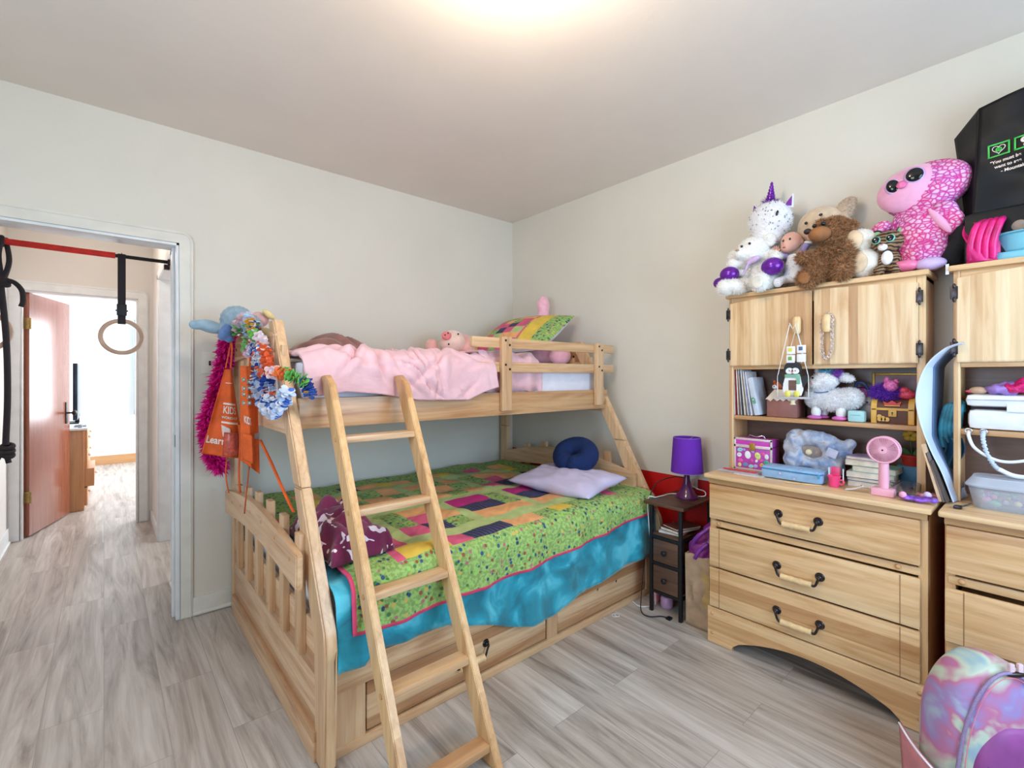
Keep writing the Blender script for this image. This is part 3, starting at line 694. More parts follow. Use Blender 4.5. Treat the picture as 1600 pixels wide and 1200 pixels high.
# navy neck pillow
b = MB(); pts = []; rr = []
for i in range(25):
    t_ = i/24; a = math.radians(-158+316*t_); pts.append((.076*math.cos(a), .086*math.sin(a), 0)); rr.append(.068-.008*abs(2*t_-1))
b.tube(pts, rr, 18)
for p, r_ in ((pts[0], rr[0]), (pts[-1], rr[-1])): b.ell(p, (r_, r_, r_))
o = b.build('neck_pillow', M('navy_velour', (3, 34, 84), .9, .1, 20, .1), keep=True, ang=180); o.location = (2.25, 1.99, .800); o.rotation_euler = (.12, -.62, .15); tag(o, 'navy blue neck pillow resting against the lower headboard', 'neck pillow')
# ---- upper bunk
PK = NT('pink_comforter_cloth'); v = PK.coord('Object'); n = PK.noise(v, 9, 5, .6, 1.0)
PK.set(Base_Color=PK.ramp(n.outputs[0], [(.3, (226, 178, 186)), (.7, (234, 190, 196))]), Roughness=.6); PK.b.inputs['Sheen Weight'].default_value = .25; n3 = PK.noise(PK.coord('Object', (1, 1, 1.6), (.4, .5, .3)), 5.5, 5, .62, 2.2); PK.bump(n3.outputs[0], .35, .012)
ch = [(.58, 1.222), (.66, 1.222), (.76, 1.236), (.92, 1.222), (1.1, 1.19), (1.38, 1.182), (1.5, 1.225), (1.6, 1.25)]
rc = random.Random(21); CR = []
for i in range(46):
    cx, cs = rc.uniform(.6, 1.55), rc.uniform(.3, 1.25); a = rc.gauss(1.15, .5)*rc.choice((1, 1, -1)); L = rc.uniform(.06, .20)
    CR.append((cx, cs, math.cos(a), math.sin(a), L, rc.uniform(.008, .026), rc.uniform(.008, .020), rc.uniform(-.6, .6)))
def crease(x, s):
    d = 0
    for cx, cs, ca, sa, L, dep, wd, bend in CR:
        t = (x-cx)*ca+(s-cs)*sa; 
        if abs(t) > L*1.6: continue
        q = -(x-cx)*sa+(s-cs)*ca-bend*t*t/L; k = max(0, 1-(t/L/1.6)**2)**2; r = q/wd
        if abs(r) < 5: d += dep*k*(-math.exp(-r*r)+.75*math.exp(-(r-1.9)**2/1.6)+.5*math.exp(-(r+2.0)**2/2))
    return max(-.035, min(.045, d))
def comf(u, v):
    x = .595+.98*u; far, yfr, zt = 2.95, 1.945, 1.418
    if v > .3: x += .03*nz(v*6, 2, 0)*u
    r = .09; L1 = far-(yfr+r); L2 = r*PI/2; L3 = max(.02, zt-r-lerp(ch, x)); T = L1+L2+L3; s = v*T
    if s < L1: y = far-s; z = zt
    elif s < L1+L2: a = (s-L1)/r; y = yfr+r-r*math.sin(a); z = zt-r+r*math.cos(a)
    else: y = yfr; z = zt-r-(s-L1-L2)
    h = max(0, (s-L1)/(L2+L3))
    puff = .012*abs(math.sin(x*7+.6*math.sin(s*5)))**.7+.020*nz(x*4, s*4, 1)
    cre = .034+crease(x, s)
    edge = min(1, u*9)*min(1, (1-u)*9)*min(1, (1-v)*9+.05); edge = edge**.5
    d = (cre+puff*.6-.045)*edge
    z += d*(1-h*.8)-(1-edge)*.03*(1-h); y -= (d+.012)*min(1, h*1.5)
    return (x, y, z)
b = MB(); b.sheet(comf, 170, 170)
c = b.build('comforter', PK.m, solid=.016); tag(c, 'pink puffy comforter heaped over the front rail of the upper bunk', 'comforter')
def comf2(u, v):
    x = 1.50+.46*u; y = 2.93-1.0*v; h = max(0, v-.93)/.07
    z = 1.405+.030*abs(math.sin(x*26+2*nz(y*3, 0, 0)))*(.4+.6*v)+.02*nz(x*8, y*5, 2)
    if v > .93: y = 1.992; z = 1.405-.19*h+.01*nz(x*30, h, 2)
    y += .012*math.sin(x*40)
    if u > .93: z -= .05*(u-.93)/.07
    return (x, y, z)
b = MB(); b.sheet(comf2, 60, 60); tag(b.build('folded_comforter', PK.m, solid=.012), 'pink gathered bed cover behind the guard rail of the upper bunk', 'bed cover')
br = M('brown_fleece', (150, 102, 92), .9, .15, 14, .3, sheen=.4)
b = MB(); b.sheet(lambda u, v: (.80+.40*u+.01*nz(v*4, 0, 0), 2.60+.36*v, 1.43+(.105*math.sin(PI*min(1, u*1.02))**.8*(.7+.5*u)+.02*math.sin(u*22+v*9+3*nz(u*3, v*3, 0)))*math.sin(PI*v)**.4), 50, 40)
tag(b.build('throw', br, solid=.01), 'brown fleece throw bunched at the wall on the upper bunk', 'throw')
# pig plush
pig = thing('pig_plush', 'pale pink pig plush lying against the wall on the upper bunk', 'plush toy', (1.82, 2.74, 1.45))
pkf = M('pig_fur', (244, 180, 172), .85, .04, 40, .2, sheen=.5); pkp = M('pig_face', (250, 214, 200), .85, .03, 40, .2, sheen=.5)
soft('body', [((.06, .06, .07), (.13, .09, .085)), ((-.13, .05, .05), (.045, .04, .06)), ((.10, -.03, .04), (.05, .05, .045))], pkf, pig, .008)
hd = soft('head', [((0, -.02, .085), (.088, .085, .082)), ((-.05, -.065, .115), (.036, .034, .034))], pkp, pig, .007)
MB().ell((-.058, -.09, .122), (.034, .02, .030)).build('snout', M('pig_snout', (244, 140, 140), .8), pig, local=True, ang=180)
MB().ell((-.072, -.108, .125), .005).ell((-.052, -.109, .138), .005).ell((.02, -.098, .135), .006).ell((-.045, -.098, .065), .006).build('eyes_and_nostrils', BLACKM, pig, local=True)
pig.rotation_euler = (0, 0, -.35)
# patchwork pillow leaning in the corner
def patch_index(u, v):
    if v > .84: return 1
    if v > .66: return 5
    if v < .1: return 5
    i, j = int(u*7), int(v*8)
    return [3, 2, 1, 3, 0, 3, 1, 6, 2][(i*5+j*3+(i*j) % 4) % 9]
b = MB(); w_, d_, h_ = .66, .46, .16
def pf(s): 
    def g(u, v):
        a, c_ = 2*u-1, 2*v-1; t = max(0, (1-a*a)*(1-c_*c_))**.5*.5; return (a*w_/2, c_*d_/2, s*t*h_)
    return g
b.sheet(pf(1), 35, 32, uvfn=lambda u, v: (u*.66, v*.46), mifn=lambda u, v: patch_index(v, u) if False else patch_index(v, u))
b.sheet(pf(-1), 24, 24, uvfn=lambda u, v: (u, v), mi=7)
o = b.build('patchwork_pillow', QM[:7]+[sheet_m], keep=True, ang=180)
# local x runs left-to-right, local y goes up the slope towards the corner, local z faces the room
A = Vector((2.55, 2.27, 1.735)); B_ = Vector((2.47, 2.90, 1.745)); Cc = Vector((2.18, 2.22, 1.49))
ex = (A-B_).normalized(); ey = (A-Cc); ey = (ey-ex*ey.dot(ex)).normalized(); ez = ex.cross(ey)
o.matrix_world = Matrix.Translation((A+B_)/2-ey*.235) @ Matrix((ex, ey, ez)).transposed().to_4x4()
tag(o, 'patchwork pillow in lime, pink and yellow propped at the head of the upper bunk', 'pillow')
bn = thing('pink_plush', 'pink plush with an upright ear, tucked behind the patchwork pillow', 'plush toy', (2.44, 2.42, 1.37))
bpk = M('bubblegum_plush', (248, 184, 200), .85, .04, 40, .2, sheen=.5)
soft('body', [((.03, .06, .10), (.085, .14, .09)), ((.0, -.12, .075), (.085, .07, .065)), ((.07, .14, .2), (.05, .06, .1))], bpk, bn, .009)
soft('ear', [((.09, .14, .46), (.052, .045, .085)), ((.09, .14, .36), (.050, .045, .12)), ((.085, .14, .25), (.05, .05, .08))], bpk, bn, .009)

# ------------------------------------------------------------------ things hung on the foot end of the bunk
st = thing('blue_plush', 'blue plush with darker floppy ears slumped over the upper end rail', 'plush toy', (.50, 2.72, 1.53))
blue = M('sky_blue_plush', (146, 170, 186), .85, .08, 40, .25, sheen=.4); dblue = M('deep_blue_plush', (92, 124, 176), .85, .1, 40, .25, sheen=.4); rose = M('rose_plush', (226, 178, 172), .85, .08, 40, .2, sheen=.3)
soft('body', [((.01, .0, .055), (.075, .085, .072)), ((.05, -.12, .03), (.05, .06, .045)), ((-.035, .01, .0), (.04, .05, .05))], blue, st, .008, fur=1500, L=.006)
soft('ear', [((-.105, .01, .015), (.065, .03, .032), (0, .25, 0)), ((-.16, .01, .02), (.035, .02, .025))], blue, st, .007)
soft('ear', [((-.045, -.035, -.01), (.028, .03, .05), (0, .5, 0)), ((-.03, -.04, -.045), (.02, .02, .02))], dblue, st, .006)
soft('belly', [((.09, -.09, .055), (.045, .07, .04))], rose, st, .006)
MB().ell((.115, -.17, .075), (.035, .018, .015), (0, .6, .3)).build('yellow_foot', M('butter_plush', (236, 214, 150), .85), st, local=True)
# magenta feather boa: a core with a great many barbs
def strands(core, n, L, w, seed=1, droop=.3, rad=.012):
    b = MB(); b.tube(core, rad, 8); rng = random.Random(seed)
    for i in range(n):
        t = rng.random()*(len(core)-1); k = int(t); p = core[k].lerp(core[min(k+1, len(core)-1)], t-k)
        d = Vector((rng.gauss(0, 1), rng.gauss(0, 1), rng.gauss(0, 1)-droop)).normalized(); s = d.cross(Vector((rng.gauss(0, 1), rng.gauss(0, 1), rng.gauss(0, 1)))).normalized()*w
        l = L*rng.uniform(.6, 1.25); q = p+d*l*.55+Vector((0, 0, -.004)); r = p+d*l+Vector((0, 0, -l*.18))
        v = [b.bm.verts.new(x) for x in (p, q+s, r, q-s)]; b.bm.faces.new(v)
    return b
core = spline([(.505, 2.90, 1.53), (.495, 2.93, 1.42), (.475, 2.94, 1.33), (.45, 2.94, 1.20), (.415, 2.94, 1.08), (.42, 2.94, .98), (.44, 2.94, .88), (.47, 2.93, .82)], 8)
boa = strands(core, 4200, .056, .0062, 3)
for k_, c_ in enumerate((core[-18:], core[-14:])):
    pass
tag(boa.build('feather_boa', M('magenta_feather', (236, 16, 148), .6, .15, 50, 0), smooth=False), 'magenta feather boa hanging between the doorway and the orange aprons', 'feather boa')
# orange aprons
OR = M('orange_apron_cloth', (232, 96, 30), .7, .10, 16, .2, dist=.01); WH = M('white_print', (246, 226, 214), .7, .03)
def apron(name, label, top, bot, z0, z1, y, seed, straps, bend):
    """top/bot = (x_left, x_right); a tapered cloth hanging folded from its neck loop"""
    r = thing(name, label, 'apron', ((top[0]+top[1])/2, y, z1))
    def f(u, v):
        xl = top[0]+(bot[0]-top[0])*v; xr = top[1]+(bot[1]-top[1])*v**1.2
        x = xl+(xr-xl)*u; z = z0+(z1-z0)*v-bend*u*v
        yy = y+.018*math.sin(u*PI*2.2+seed)*(.3+v)+.012*nz(u*3+seed, v*3, 1)-.012*math.sin(u*PI)
        return (x, yy, z)
    MB().sheet(f, 30, 44).build('bib', OR, r, solid=.002)
    return r, f
a1, f1 = apron('orange_apron', 'orange child apron printed KIDS with a pocket, hanging nearest the doorway', (.452, .486), (.356, .552), 1.335, .925, 2.70, .4, None, .045)
def on_cloth(me, f, u0, v0, du, dv, off=-.004):
    """lays a flat text mesh (x right, y up, in -.5...5) on the cloth"""
    for vv in me.vertices:
        p = Vector(f(u0+vv.co.x*du, v0-vv.co.y*dv)); p.y += off-vv.co.z; vv.co = p
    return me
def ctext(parent, f, s, u0, v0, du, dv, size=1, bold=.02):
    me = text_mesh(s, size, Matrix(), .0004, bold); b = MB().mesh(on_cloth(me, f, u0, v0, du, dv)); b.build('printed_text', WH, parent, smooth=False)
ctext(a1, f1, 'KIDS', .62, .47, .25, .115)
ctext(a1, f1, 'WORKSHOP', .62, .555, .10, .04)
for v_ in (.385, .60): MB().sheet(lambda u, v, v_=v_: tuple(Vector(f1(.34+.56*u, v_+.022*v))+Vector((0, -.0035, 0))), 14, 2).build('printed_bar', WH, a1)
MB().sheet(lambda u, v: tuple(Vector(f1(.30+.5*u, .155+.008*v))+Vector((0, -.0035, 0))), 10, 1).build('printed_line', WH, a1)
ctext(a1, f1, 'Learn', .25, .83, .20, .115)
MB().sheet(lambda u, v: tuple(Vector(f1(.42+.55*u, .72+.27*v-.02*u))+Vector((0, -.010-.006*math.sin(PI*u), 0))), 14, 10).build('pocket', M('pocket_vinyl', (206, 86, 66), .35, .2, 60, .1), a1, solid=.0015)
MB().sheet(lambda u, v: tuple(Vector(f1(.40+.25*u-.06*(1-v), .64+.13*v+.03*u))+Vector((0, -.006, 0))), 8, 6).build('paper_slip', M('paper', (240, 214, 206), .6), a1, solid=.001)
MB().tube(spline([(.478, 2.70, 1.34), (.484, 2.70, 1.42), (.488, 2.71, 1.52), (.535, 2.74, 1.545)]), .004).tube(spline([(.458, 2.71, 1.34), (.478, 2.72, 1.44), (.49, 2.73, 1.50)]), .003).build('neck_strap', OR, a1)
b = MB(); 
b.sheet(lambda u, v: (.502+.009*u+.004*math.sin(v*9)+.002, 2.665-.03*v, 1.06-.46*v), 2, 24)
b.build('tie_string', OR, a1, solid=.0015)
MB().sheet(lambda u, v: (.475+.006*u-.014*math.sin(v*PI), 2.74, .93-.22*v), 2, 14).build('tie_string', OR, a1, solid=.0015)
a2, f2 = apron('orange_apron', 'orange child apron folded narrow with an enamel pin, hanging behind the flower garlands', (.452, .520), (.456, .530), 1.345, .93, 2.34, 2.0, None, .07)
ctext(a2, f2, 'KIDS', .32, .55, .16, .10)
pin = [M('pin_a', (230, 226, 214), .3), M('pin_b', (60, 110, 70), .3), M('pin_c', (40, 50, 70), .3), M('pin_d', (220, 90, 60), .3)]
for i in range(11):
    u_, v_ = .14+.26*(i % 3), .14+.075*(i//3)+.015*(i % 2); p = Vector(f2(u_, v_))+Vector((0, -.007, 0))
    MB().box(p-Vector((.007, .002, .009)), p+Vector((.007, .001, .009)), bev=.001).box(p-Vector((.004, .0035, .005)), p+Vector((.004, -.001, .005)), bev=0, mi=1).build('pin', [pin[0], pin[1+i % 3]], a2)
MB().sheet(lambda u, v: tuple(Vector(f2(.05+.6*u, .70+.28*v-.04*u))+Vector((0, -.018-.012*math.sin(PI*u), 0))), 12, 8).build('pocket', OR, a2, solid=.0015)
p = Vector(f2(.82, .66))+Vector((0, -.006, 0)); MB().box(p-Vector((.013, .001, .013)), p+Vector((.013, .001, .013)), bev=.001).build('patch', M('grey_patch', (150, 140, 136), .6), a2)
MB().tube(spline([(.488, 2.34, 1.345), (.494, 2.36, 1.42), (.50, 2.40, 1.50), (.545, 2.42, 1.545)]), .004).build('neck_strap', OR, a2)
MB().sheet(lambda u, v: (.515+.012*u+.060*v**1.2, 2.30-.28*v, 1.02-.26*v+.01*math.sin(v*5)), 2, 24).build('tie_string', OR, a2, solid=.0015)
MB().sheet(lambda u, v: (.488+.006*u-.02*v, 2.36, .91-.22*v), 2, 20).build('tie_string', M('dark_orange_tie', (190, 84, 48), .8), a2, solid=.0015)
# flower garlands
def garland(name, label, path, cols, n, size, seed, step=1, fl=.7):
    rng = random.Random(seed); pts = spline(path, 12); b = MB(); b.tube(pts, .002, 5)
    mats = [M('petal_%d_%d_%d' % c, c, .7, .06, 60, 0) for c in cols]
    N = n
    for i in range(N):
        t = i/(N-1)*(len(pts)-1); k = min(int(t), len(pts)-2); p = pts[k].lerp(pts[k+1], t-k); T = (pts[k+1]-pts[k]).normalized()
        a = T.orthogonal().normalized(); c = T.cross(a); mi = (i//step) % len(mats); off = rng.random()*6
        for j in range(6):
            th = off+j*PI/3+rng.uniform(-.2, .2); d = (a*math.cos(th)+c*math.sin(th)+T*rng.uniform(-.5, .5)).normalized(); s = d.cross(T).normalized()
            l = size*rng.uniform(.75, 1.15); wd = l*.42; up = T*rng.uniform(-.3, .3)*l
            q = [p, p+d*l*.5+s*wd+up*.5, p+d*l*.95+s*wd*.6+up, p+d*l*1.08+up*.6, p+d*l*.95-s*wd*.6+up, p+d*l*.5-s*wd+up*.5]
            f = b.bm.faces.new([b.bm.verts.new(x) for x in q]); f.material_index = mi if rng.random() < fl else (mi+1) % len(mats)
    return tag(b.build(name, mats, smooth=False, solid=.0012), label, 'garland', 'flower garlands')
WHT, BLU, NAV = (236, 236, 244), (70, 110, 196), (28, 62, 150)
garland('flower_garland', 'blue and white flower garland hanging lowest in front of the aprons', [(.50, 2.16, 1.42), (.50, 2.24, 1.33), (.495, 2.21, 1.24), (.495, 2.11, 1.18), (.495, 1.99, 1.165), (.50, 1.88, 1.20), (.505, 1.83, 1.25)], [WHT, BLU, (196, 212, 240)], 38, .030, 1, 1, .6)
garland('flower_garland', 'white and navy flower garland with orange blooms down the middle of the end rail', [(.51, 2.34, 1.54), (.50, 2.33, 1.44), (.50, 2.22, 1.38), (.495, 2.14, 1.32), (.495, 2.05, 1.26), (.50, 2.08, 1.20)], [WHT, NAV, (170, 186, 222), (226, 100, 60)], 36, .026, 2, 2, .7)
garland('flower_garland', 'multicoloured flower garland crossing the front post down to a dark blue bloom', [(.505, 2.40, 1.55), (.50, 2.30, 1.48), (.50, 2.20, 1.46), (.50, 2.10, 1.37), (.50, 2.04, 1.32), (.51, 1.97, 1.315), (.535, 1.90, 1.30), (.575, 1.885, 1.285), (.60, 1.90, 1.25), (.605, 1.89, 1.225)], [(244, 176, 60), (110, 190, 90), (240, 220, 226), (232, 96, 50), (232, 96, 50), (240, 214, 220), (238, 120, 60), (112, 190, 96), (112, 190, 96), NAV, BLU], 44, .027, 3, 4, .9)
garland('flower_garland', 'pastel green and lilac flower garland lying over the top of the end rail', [(.49, 2.68, 1.52), (.50, 2.60, 1.57), (.51, 2.48, 1.58), (.50, 2.42, 1.52), (.495, 2.44, 1.44), (.495, 2.36, 1.40), (.50, 2.28, 1.42)], [(120, 200, 110), (236, 190, 200), (214, 206, 226), (176, 206, 220)], 34, .025, 4, 5, .8)
#PART3
# ================================================================== FURNITURE ALONG THE RIGHT WALL
# things here are authored facing the room: local x runs to the right in view, local y towards the wall
MX = wood('maple_fronts', 'x', (240, 206, 160), (212, 164, 112), .062, 'z', contrast=1.1)
MZ = wood('maple_doors', 'z', (244, 218, 178), (222, 180, 132), .034, 'x', contrast=1.33)
MS = wood('maple_sides', 'z', (226, 186, 138), (196, 146, 98), .3, 'y')
BACK = wood('brown_back_panel', 'x', (120, 90, 78), (98, 70, 60), .4, 'z')
def dresser(name, label, X, Yc, W, ajar=0, pegs=True):
    r = thing(name, label, 'dresser', (X, Yc, 0), RB); h = W/2; D = XB-.015-X
    b = MB(); b.box((-h, .02, .0), (-h+.02, D, .805)); b.box((h-.02, .02, 0), (h, D, .805)); b.box((-h, D-.01, .1), (h, D, .805))
    b.box((-h, .018, .77), (h, .04, .805)); b.box((-h, .018, .15), (-h+.028, .04, .8)); b.box((h-.028, .018, .15), (h, .04, .8))
    b.build('carcass', MS, r, local=True)
    MB().box((-h-.014, -.022, .803), (h+.014, D+.01, .825), bev=.007).build('top', MX, r, local=True)
    MB().box((-h, .004, .777), (h, .020, .804), bev=.002).build('top_rail', MX, r, local=True)
    MB().box((-h+.008, .014, .566), (h-.02, .034, .596), bev=.006).build('divider_rail', MX, r, local=True)
    for x in (-h+.045, h-.085): MB().ell((x, .012, .583), (.010, .007, .010)).build('wood_button', PEG, r, local=True)
    # plinth with a long shallow arch
    pts = [(-h-.004, .0), (-h-.004, .172), (h+.004, .172), (h+.004, .0), (h-.075, .0)] + [(h-.075-(W-.19)*t, .022+.082*math.sin(PI*t)**.75) for t in [i/20 for i in range(21)]] + [(-h+.115, 0)]
    p = MB().prism(pts, 'y', -.004, .018, bev=.004).build('arched_plinth', MX, r, local=True)
    for x in (-h+.02, h-.02): 
        for z in (.05, .145): MB().ell((x, -.005, z), (.008, .005, .008)).build('wood_button', PEG, p, local=True)
    for i, (z0, z1) in enumerate(((.606, .774), (.374, .560), (.178, .366))):
        y = 0 if i != 1 else -ajar
        d = MB().box((-h+.004, y-.002, z0), (h-.020, y+.017, z1), bev=.006).build('drawer', MX, r, local=True)
        MB().box((-h+.03, y+.017, z0+.01), (h-.04, D-.04, z1-.02-(.03 if ajar and i == 1 else 0)), bev=0).build('drawer_box', MS, d, local=True)
        if i: MB().box((-h+.052, y-.0028, z0+.002), (-h+.0545, y-.0015, z1-.002), bev=0).build('groove', M('groove_shadow', (150, 104, 66), .7), d, local=True); MB().box((h-.078, y-.0028, z0+.002), (h-.0755, y-.0015, z1-.002), bev=0).build('groove', M('groove_shadow', (150, 104, 66), .7), d, local=True)
        zc = (.695, .466, .268)[i]; s = (.077, .083, .083)[i]
        if name_handles: hh = handle(d, (0, 0, 0), (.001, 0, 0), (0, -1, 0)) if False else lhandle(d, (-.088+.075-s+.0, y-.002, zc), (-.088+.075+s, y-.002, zc+.0))
    return r
name_handles = True
def lhandle(parent, P0, P1, drop=.036):
    P0 = Vector(P0); P1 = Vector(P1); out = Vector((0, -1, 0)); d = (P1-P0).normalized(); b = MB()
    for P, s in ((P0, 1), (P1, -1)):
        b.cyl(P, P+out*.006, .0185, .015, 24); b.ell(P+out*.007, .010)
        q = P+out*.02
        b.tube(spline([P+out*.006, q, q+d*s*.004+Vector((0, 0, -.015)), q+d*s*.014+Vector((0, 0, -drop)), q+d*s*.034+Vector((0, 0, -drop))], 6), .005)
    b.cyl(P0+out*.02+d*.02+Vector((0, 0, -drop)), P1+out*.02-d*.02+Vector((0, 0, -drop)), .003)
    h = b.build('handle', BRONZE, parent, local=True)
    a = P0+out*.02+d*.028+Vector((0, 0, -drop)); c = P1+out*.02-d*.028+Vector((0, 0, -drop)); g = MB()
    g.cyl(a, c, .0125, None, 24)
    for t in (.0, .33, .66, 1): q = a.lerp(c, t); g.cyl(q-d*.004, q+d*.004, .0138, None, 24)
    g.build('wooden_grip', HANDLEW, h, local=True); return h
D1 = dresser('dresser', 'maple three-drawer dresser with arched plinth, beside the purple lamp', 2.25, .715, .815)
D2 = dresser('dresser', 'maple dresser with a drawer ajar, behind the pastel backpack at the right edge', 2.25, -.145, .815, ajar=.022)
TOPZ = .8255
scuff = M('white_scuff', (236, 226, 214), .6)
def hutch(name, label, X, Yc, W, kn):
    r = thing(name, label, 'hutch', (X, Yc, TOPZ), RB); h = W/2; D = XB-.012-X; H1 = 1.722-TOPZ; zs = 1.080-TOPZ; zd = 1.335-TOPZ
    b = MB(); b.box((-h, .018, 0), (-h+.016, D, H1-.02)); b.box((h-.016, .018, 0), (h, D, H1-.02)); b.box((-h, .018, H1-.04), (h, D, H1-.02)); b.build('carcass', MS, r, local=True)
    MB().box((-h+.01, D-.008, 0), (h-.01, D, H1-.02), bev=0).build('back_panel', BACK, r, local=True)
    for a_, c_ in ((-h, -h+.020), (h-.028, h)): MB().box((a_, 0, 0), (c_, .018, H1-.02)).build('face_stile', MZ, r, local=True)
    for a_, c_ in ((zd, zd+.022), (H1-.075, H1-.02)): MB().box((-h+.02, 0, a_), (h-.028, .018, c_)).build('face_rail', MX, r, local=True)
    MB().box((-h-.012, -.022, H1-.022), (h+.012, D+.004, H1), bev=.006).build('cornice', MX, r, local=True)
    MB().box((-h+.016, .004, zs), (h-.016, D-.008, zs+.020), bev=.003).build('shelf', MX, r, local=True)
    MB().box((-h+.016, .02, zd), (h-.016, D-.008, zd+.016), bev=0).build('cupboard_floor', MX, r, local=True)
    z0, zt = 1.353-TOPZ, 1.672-TOPZ
    for s in (-1, 1):
        xa, xb = (-h+.008, -.005) if s < 0 else (.003, h-.022)
        def top(x): return zt+.020*math.sin(PI*(x+h)/(2*h))
        N = 14; pts = [(xa, z0), (xb, z0)]+[(xb+(xa-xb)*i/N, top(xb+(xa-xb)*i/N)) for i in range(N+1)]
        d = MB().prism(pts, 'y', -.020, -.002, bev=.004).build('door', MZ, r, local=True)
        xk = -.058 if s < 0 else .060
        zk = kn
        MB().cyl((xk, -.020, zk), (xk, -.034, zk), .007).lathe([(0, -.040), (.012, -.039), (.0165, -.030), (.0175, 0), (.0165, .030), (.012, .039), (0, .040)], (xk, -.044, zk), 24).build('knob', HANDLEW, d, local=True)
        for z in (1.408, 1.617):
            xh = -h+.004 if s < 0 else h-.016; zz = z-TOPZ
            MB().cyl((xh, -.018, zz-.018), (xh, -.018, zz+.018), .0045).box((xh-.011, -.0225, zz-.024), (xh+.011, -.0185 if s < 0 else -.0185, zz+.024), bev=.004).ell((xh, -.022, zz+.026), (.005, .004, .010)).ell((xh, -.022, zz-.026), (.005, .004, .010)).build('hinge', BRONZE, d, local=True)
    return r
H1_ = hutch('hutch', 'maple hutch with two doors and open shelves, crowded with plush toys on top', 2.46, .728, .775, 1.535-TOPZ)
H2_ = hutch('hutch', 'maple hutch at the right edge, black shopping bag standing on top', 2.46, -.127, .775, 1.535-TOPZ)
# ------------------------------------------------------------------ nightstand, lamp, bag
RW = wood('rustic_brown_board', 'x', (104, 72, 54), (50, 34, 27), .5, 'z', rough=.5)
ns = thing('nightstand', 'narrow brown and black nightstand with two fabric drawers beside the bunk bed', 'nightstand', (2.455, 1.385, 0), RB)
MB().box((-.135, -.165, .588), (.105, .185, .606), bev=.004).build('top', RW, ns, local=True)
for x in (-.092, .083):
    for y in (-.15, .165): MB().box((x-.009, y-.009, 0), (x+.009, y+.009, .588), bev=.002).build('leg', BLACKM, ns, local=True)
for z in (.115, .272, .415):
    b = MB(); b.box((-.092, -.157, z-.008), (.083, -.143, z+.008)); b.box((-.092, .158, z-.008), (.083, .172, z+.008)); b.box((-.097, -.15, z-.008), (-.085, .165, z+.008)); b.box((.077, -.15, z-.008), (.089, .165, z+.008)); b.build('frame_rail', BLACKM, ns, local=True)
MB().box((-.085, -.15, .423), (.078, .165, .435)).build('shelf', RW, ns, local=True)
for z0, z1 in ((.125, .262), (.282, .405)):
    d = MB().box((-.079, -.158, z0), (.071, .15, z1), bev=.006).build('drawer', RW, ns, local=True)
    MB().cyl((-.004, -.158, (z0+z1)/2), (-.004, -.170, (z0+z1)/2), .008).ell((-.004, -.176, (z0+z1)/2), (.015, .009, .015)).build('knob', BLACKM, d, local=True)
lp = thing('table_lamp', 'purple table lamp with a flared glossy base on the nightstand', 'lamp', (2.52, 1.385, .606))
VIO = M('violet_shade', (104, 34, 170), .85, .05, 200, .1); PLM = M('plum_gloss', (86, 32, 86), .12, .05, 10, 0)
MB().lathe([(0, 0), (.060, 0), (.062, .006), (.058, .016), (.044, .034), (.028, .062), (.018, .10), (.013, .15), (.012, .20), (0, .20)], (2.52, 1.385, .606)).build('base', PLM, lp)
sh = MB().lathe([(.088, .148), (.075, .345), (.073, .345), (.086, .148), (.088, .148)], (2.52, 1.385, .606), 48).build('lamp_shade', VIO, lp)
MB().tor((2.52, 1.385, .951), .074, .0015, (0, 0, 0)).tor((2.52, 1.385, .754), .087, .0015).build('shade_rim', M('shade_rim', (150, 120, 190), .5), lp)
b = MB(); 
for k in range(3): a = k*2*PI/3; b.cyl((2.52, 1.385, .93), (2.52+.074*math.cos(a), 1.385+.074*math.sin(a), .948), .0015)
b.cyl((2.52, 1.385, .80), (2.52, 1.385, .935), .004); b.build('shade_fitter', M('chrome', (200, 200, 205), .2, metal=1), lp)
MB().ell((2.52, 1.385, .885), (.026, .026, .032)).build('light_bulb', M('bulb_white', (245, 240, 230), .3), lp)
for i, (lab, w, d, t, z, col, a, dx) in enumerate([('white paperback lying lowest on the nightstand shelf', .125, .19, .012, .436, (206, 210, 224), .12, -.012), ('dark red paperback on the white paperback on the nightstand shelf', .120, .185, .016, .4485, (120, 30, 44), -.18, .01), ('thin brown notebook topmost on the nightstand shelf', .11, .17, .009, .465, (110, 64, 50), -.32, .02)]):
    r = thing('book', lab, 'book', (2.43, 1.385-dx, z), RB+a, group='books on the nightstand')
    MB().box((-w/2, -d/2, 0), (w/2, d/2, .0015), bev=0).box((-w/2, -d/2, t-.0015), (w/2, d/2, t), bev=0).box((-w/2, -d/2, 0), (-w/2+.0015, d/2, t), bev=0).build('cover', M('cover%d' % i, col, .4), r, local=True)
    MB().box((-w/2+.0015, -d/2+.003, .0015), (w/2-.002, d/2-.003, t-.0015), bev=0).build('pages', M('pages', (236, 228, 210), .8), r, local=True)
white_p = M('white_plastic', (236, 236, 238), .35, .02)
tag(MB().box((2.64, 1.39, .64), (2.66, 1.46, .75), bev=.003).box((2.605, 1.40, .655), (2.642, 1.445, .70), bev=.006).build('power_adapter', white_p), 'white charger block plugged into the outlet behind the purple lamp', 'charger')
tag(MB().tube(spline([(2.61, 1.42, .67), (2.58, 1.36, .655), (2.60, 1.32, .64), (2.59, 1.33, .612), (2.53, 1.40+.075, .611), (2.44, 1.49, .611), (2.38, 1.50, .610), (2.36, 1.535, .60), (2.36, 1.53, .45), (2.38, 1.50, .02), (2.33, 1.50, .006), (2.28, 1.54, .006), (2.30, 1.60, .006)]), .0028).build('white_cable', white_p), 'white charging cable trailing over the nightstand down to the floor', 'cable')
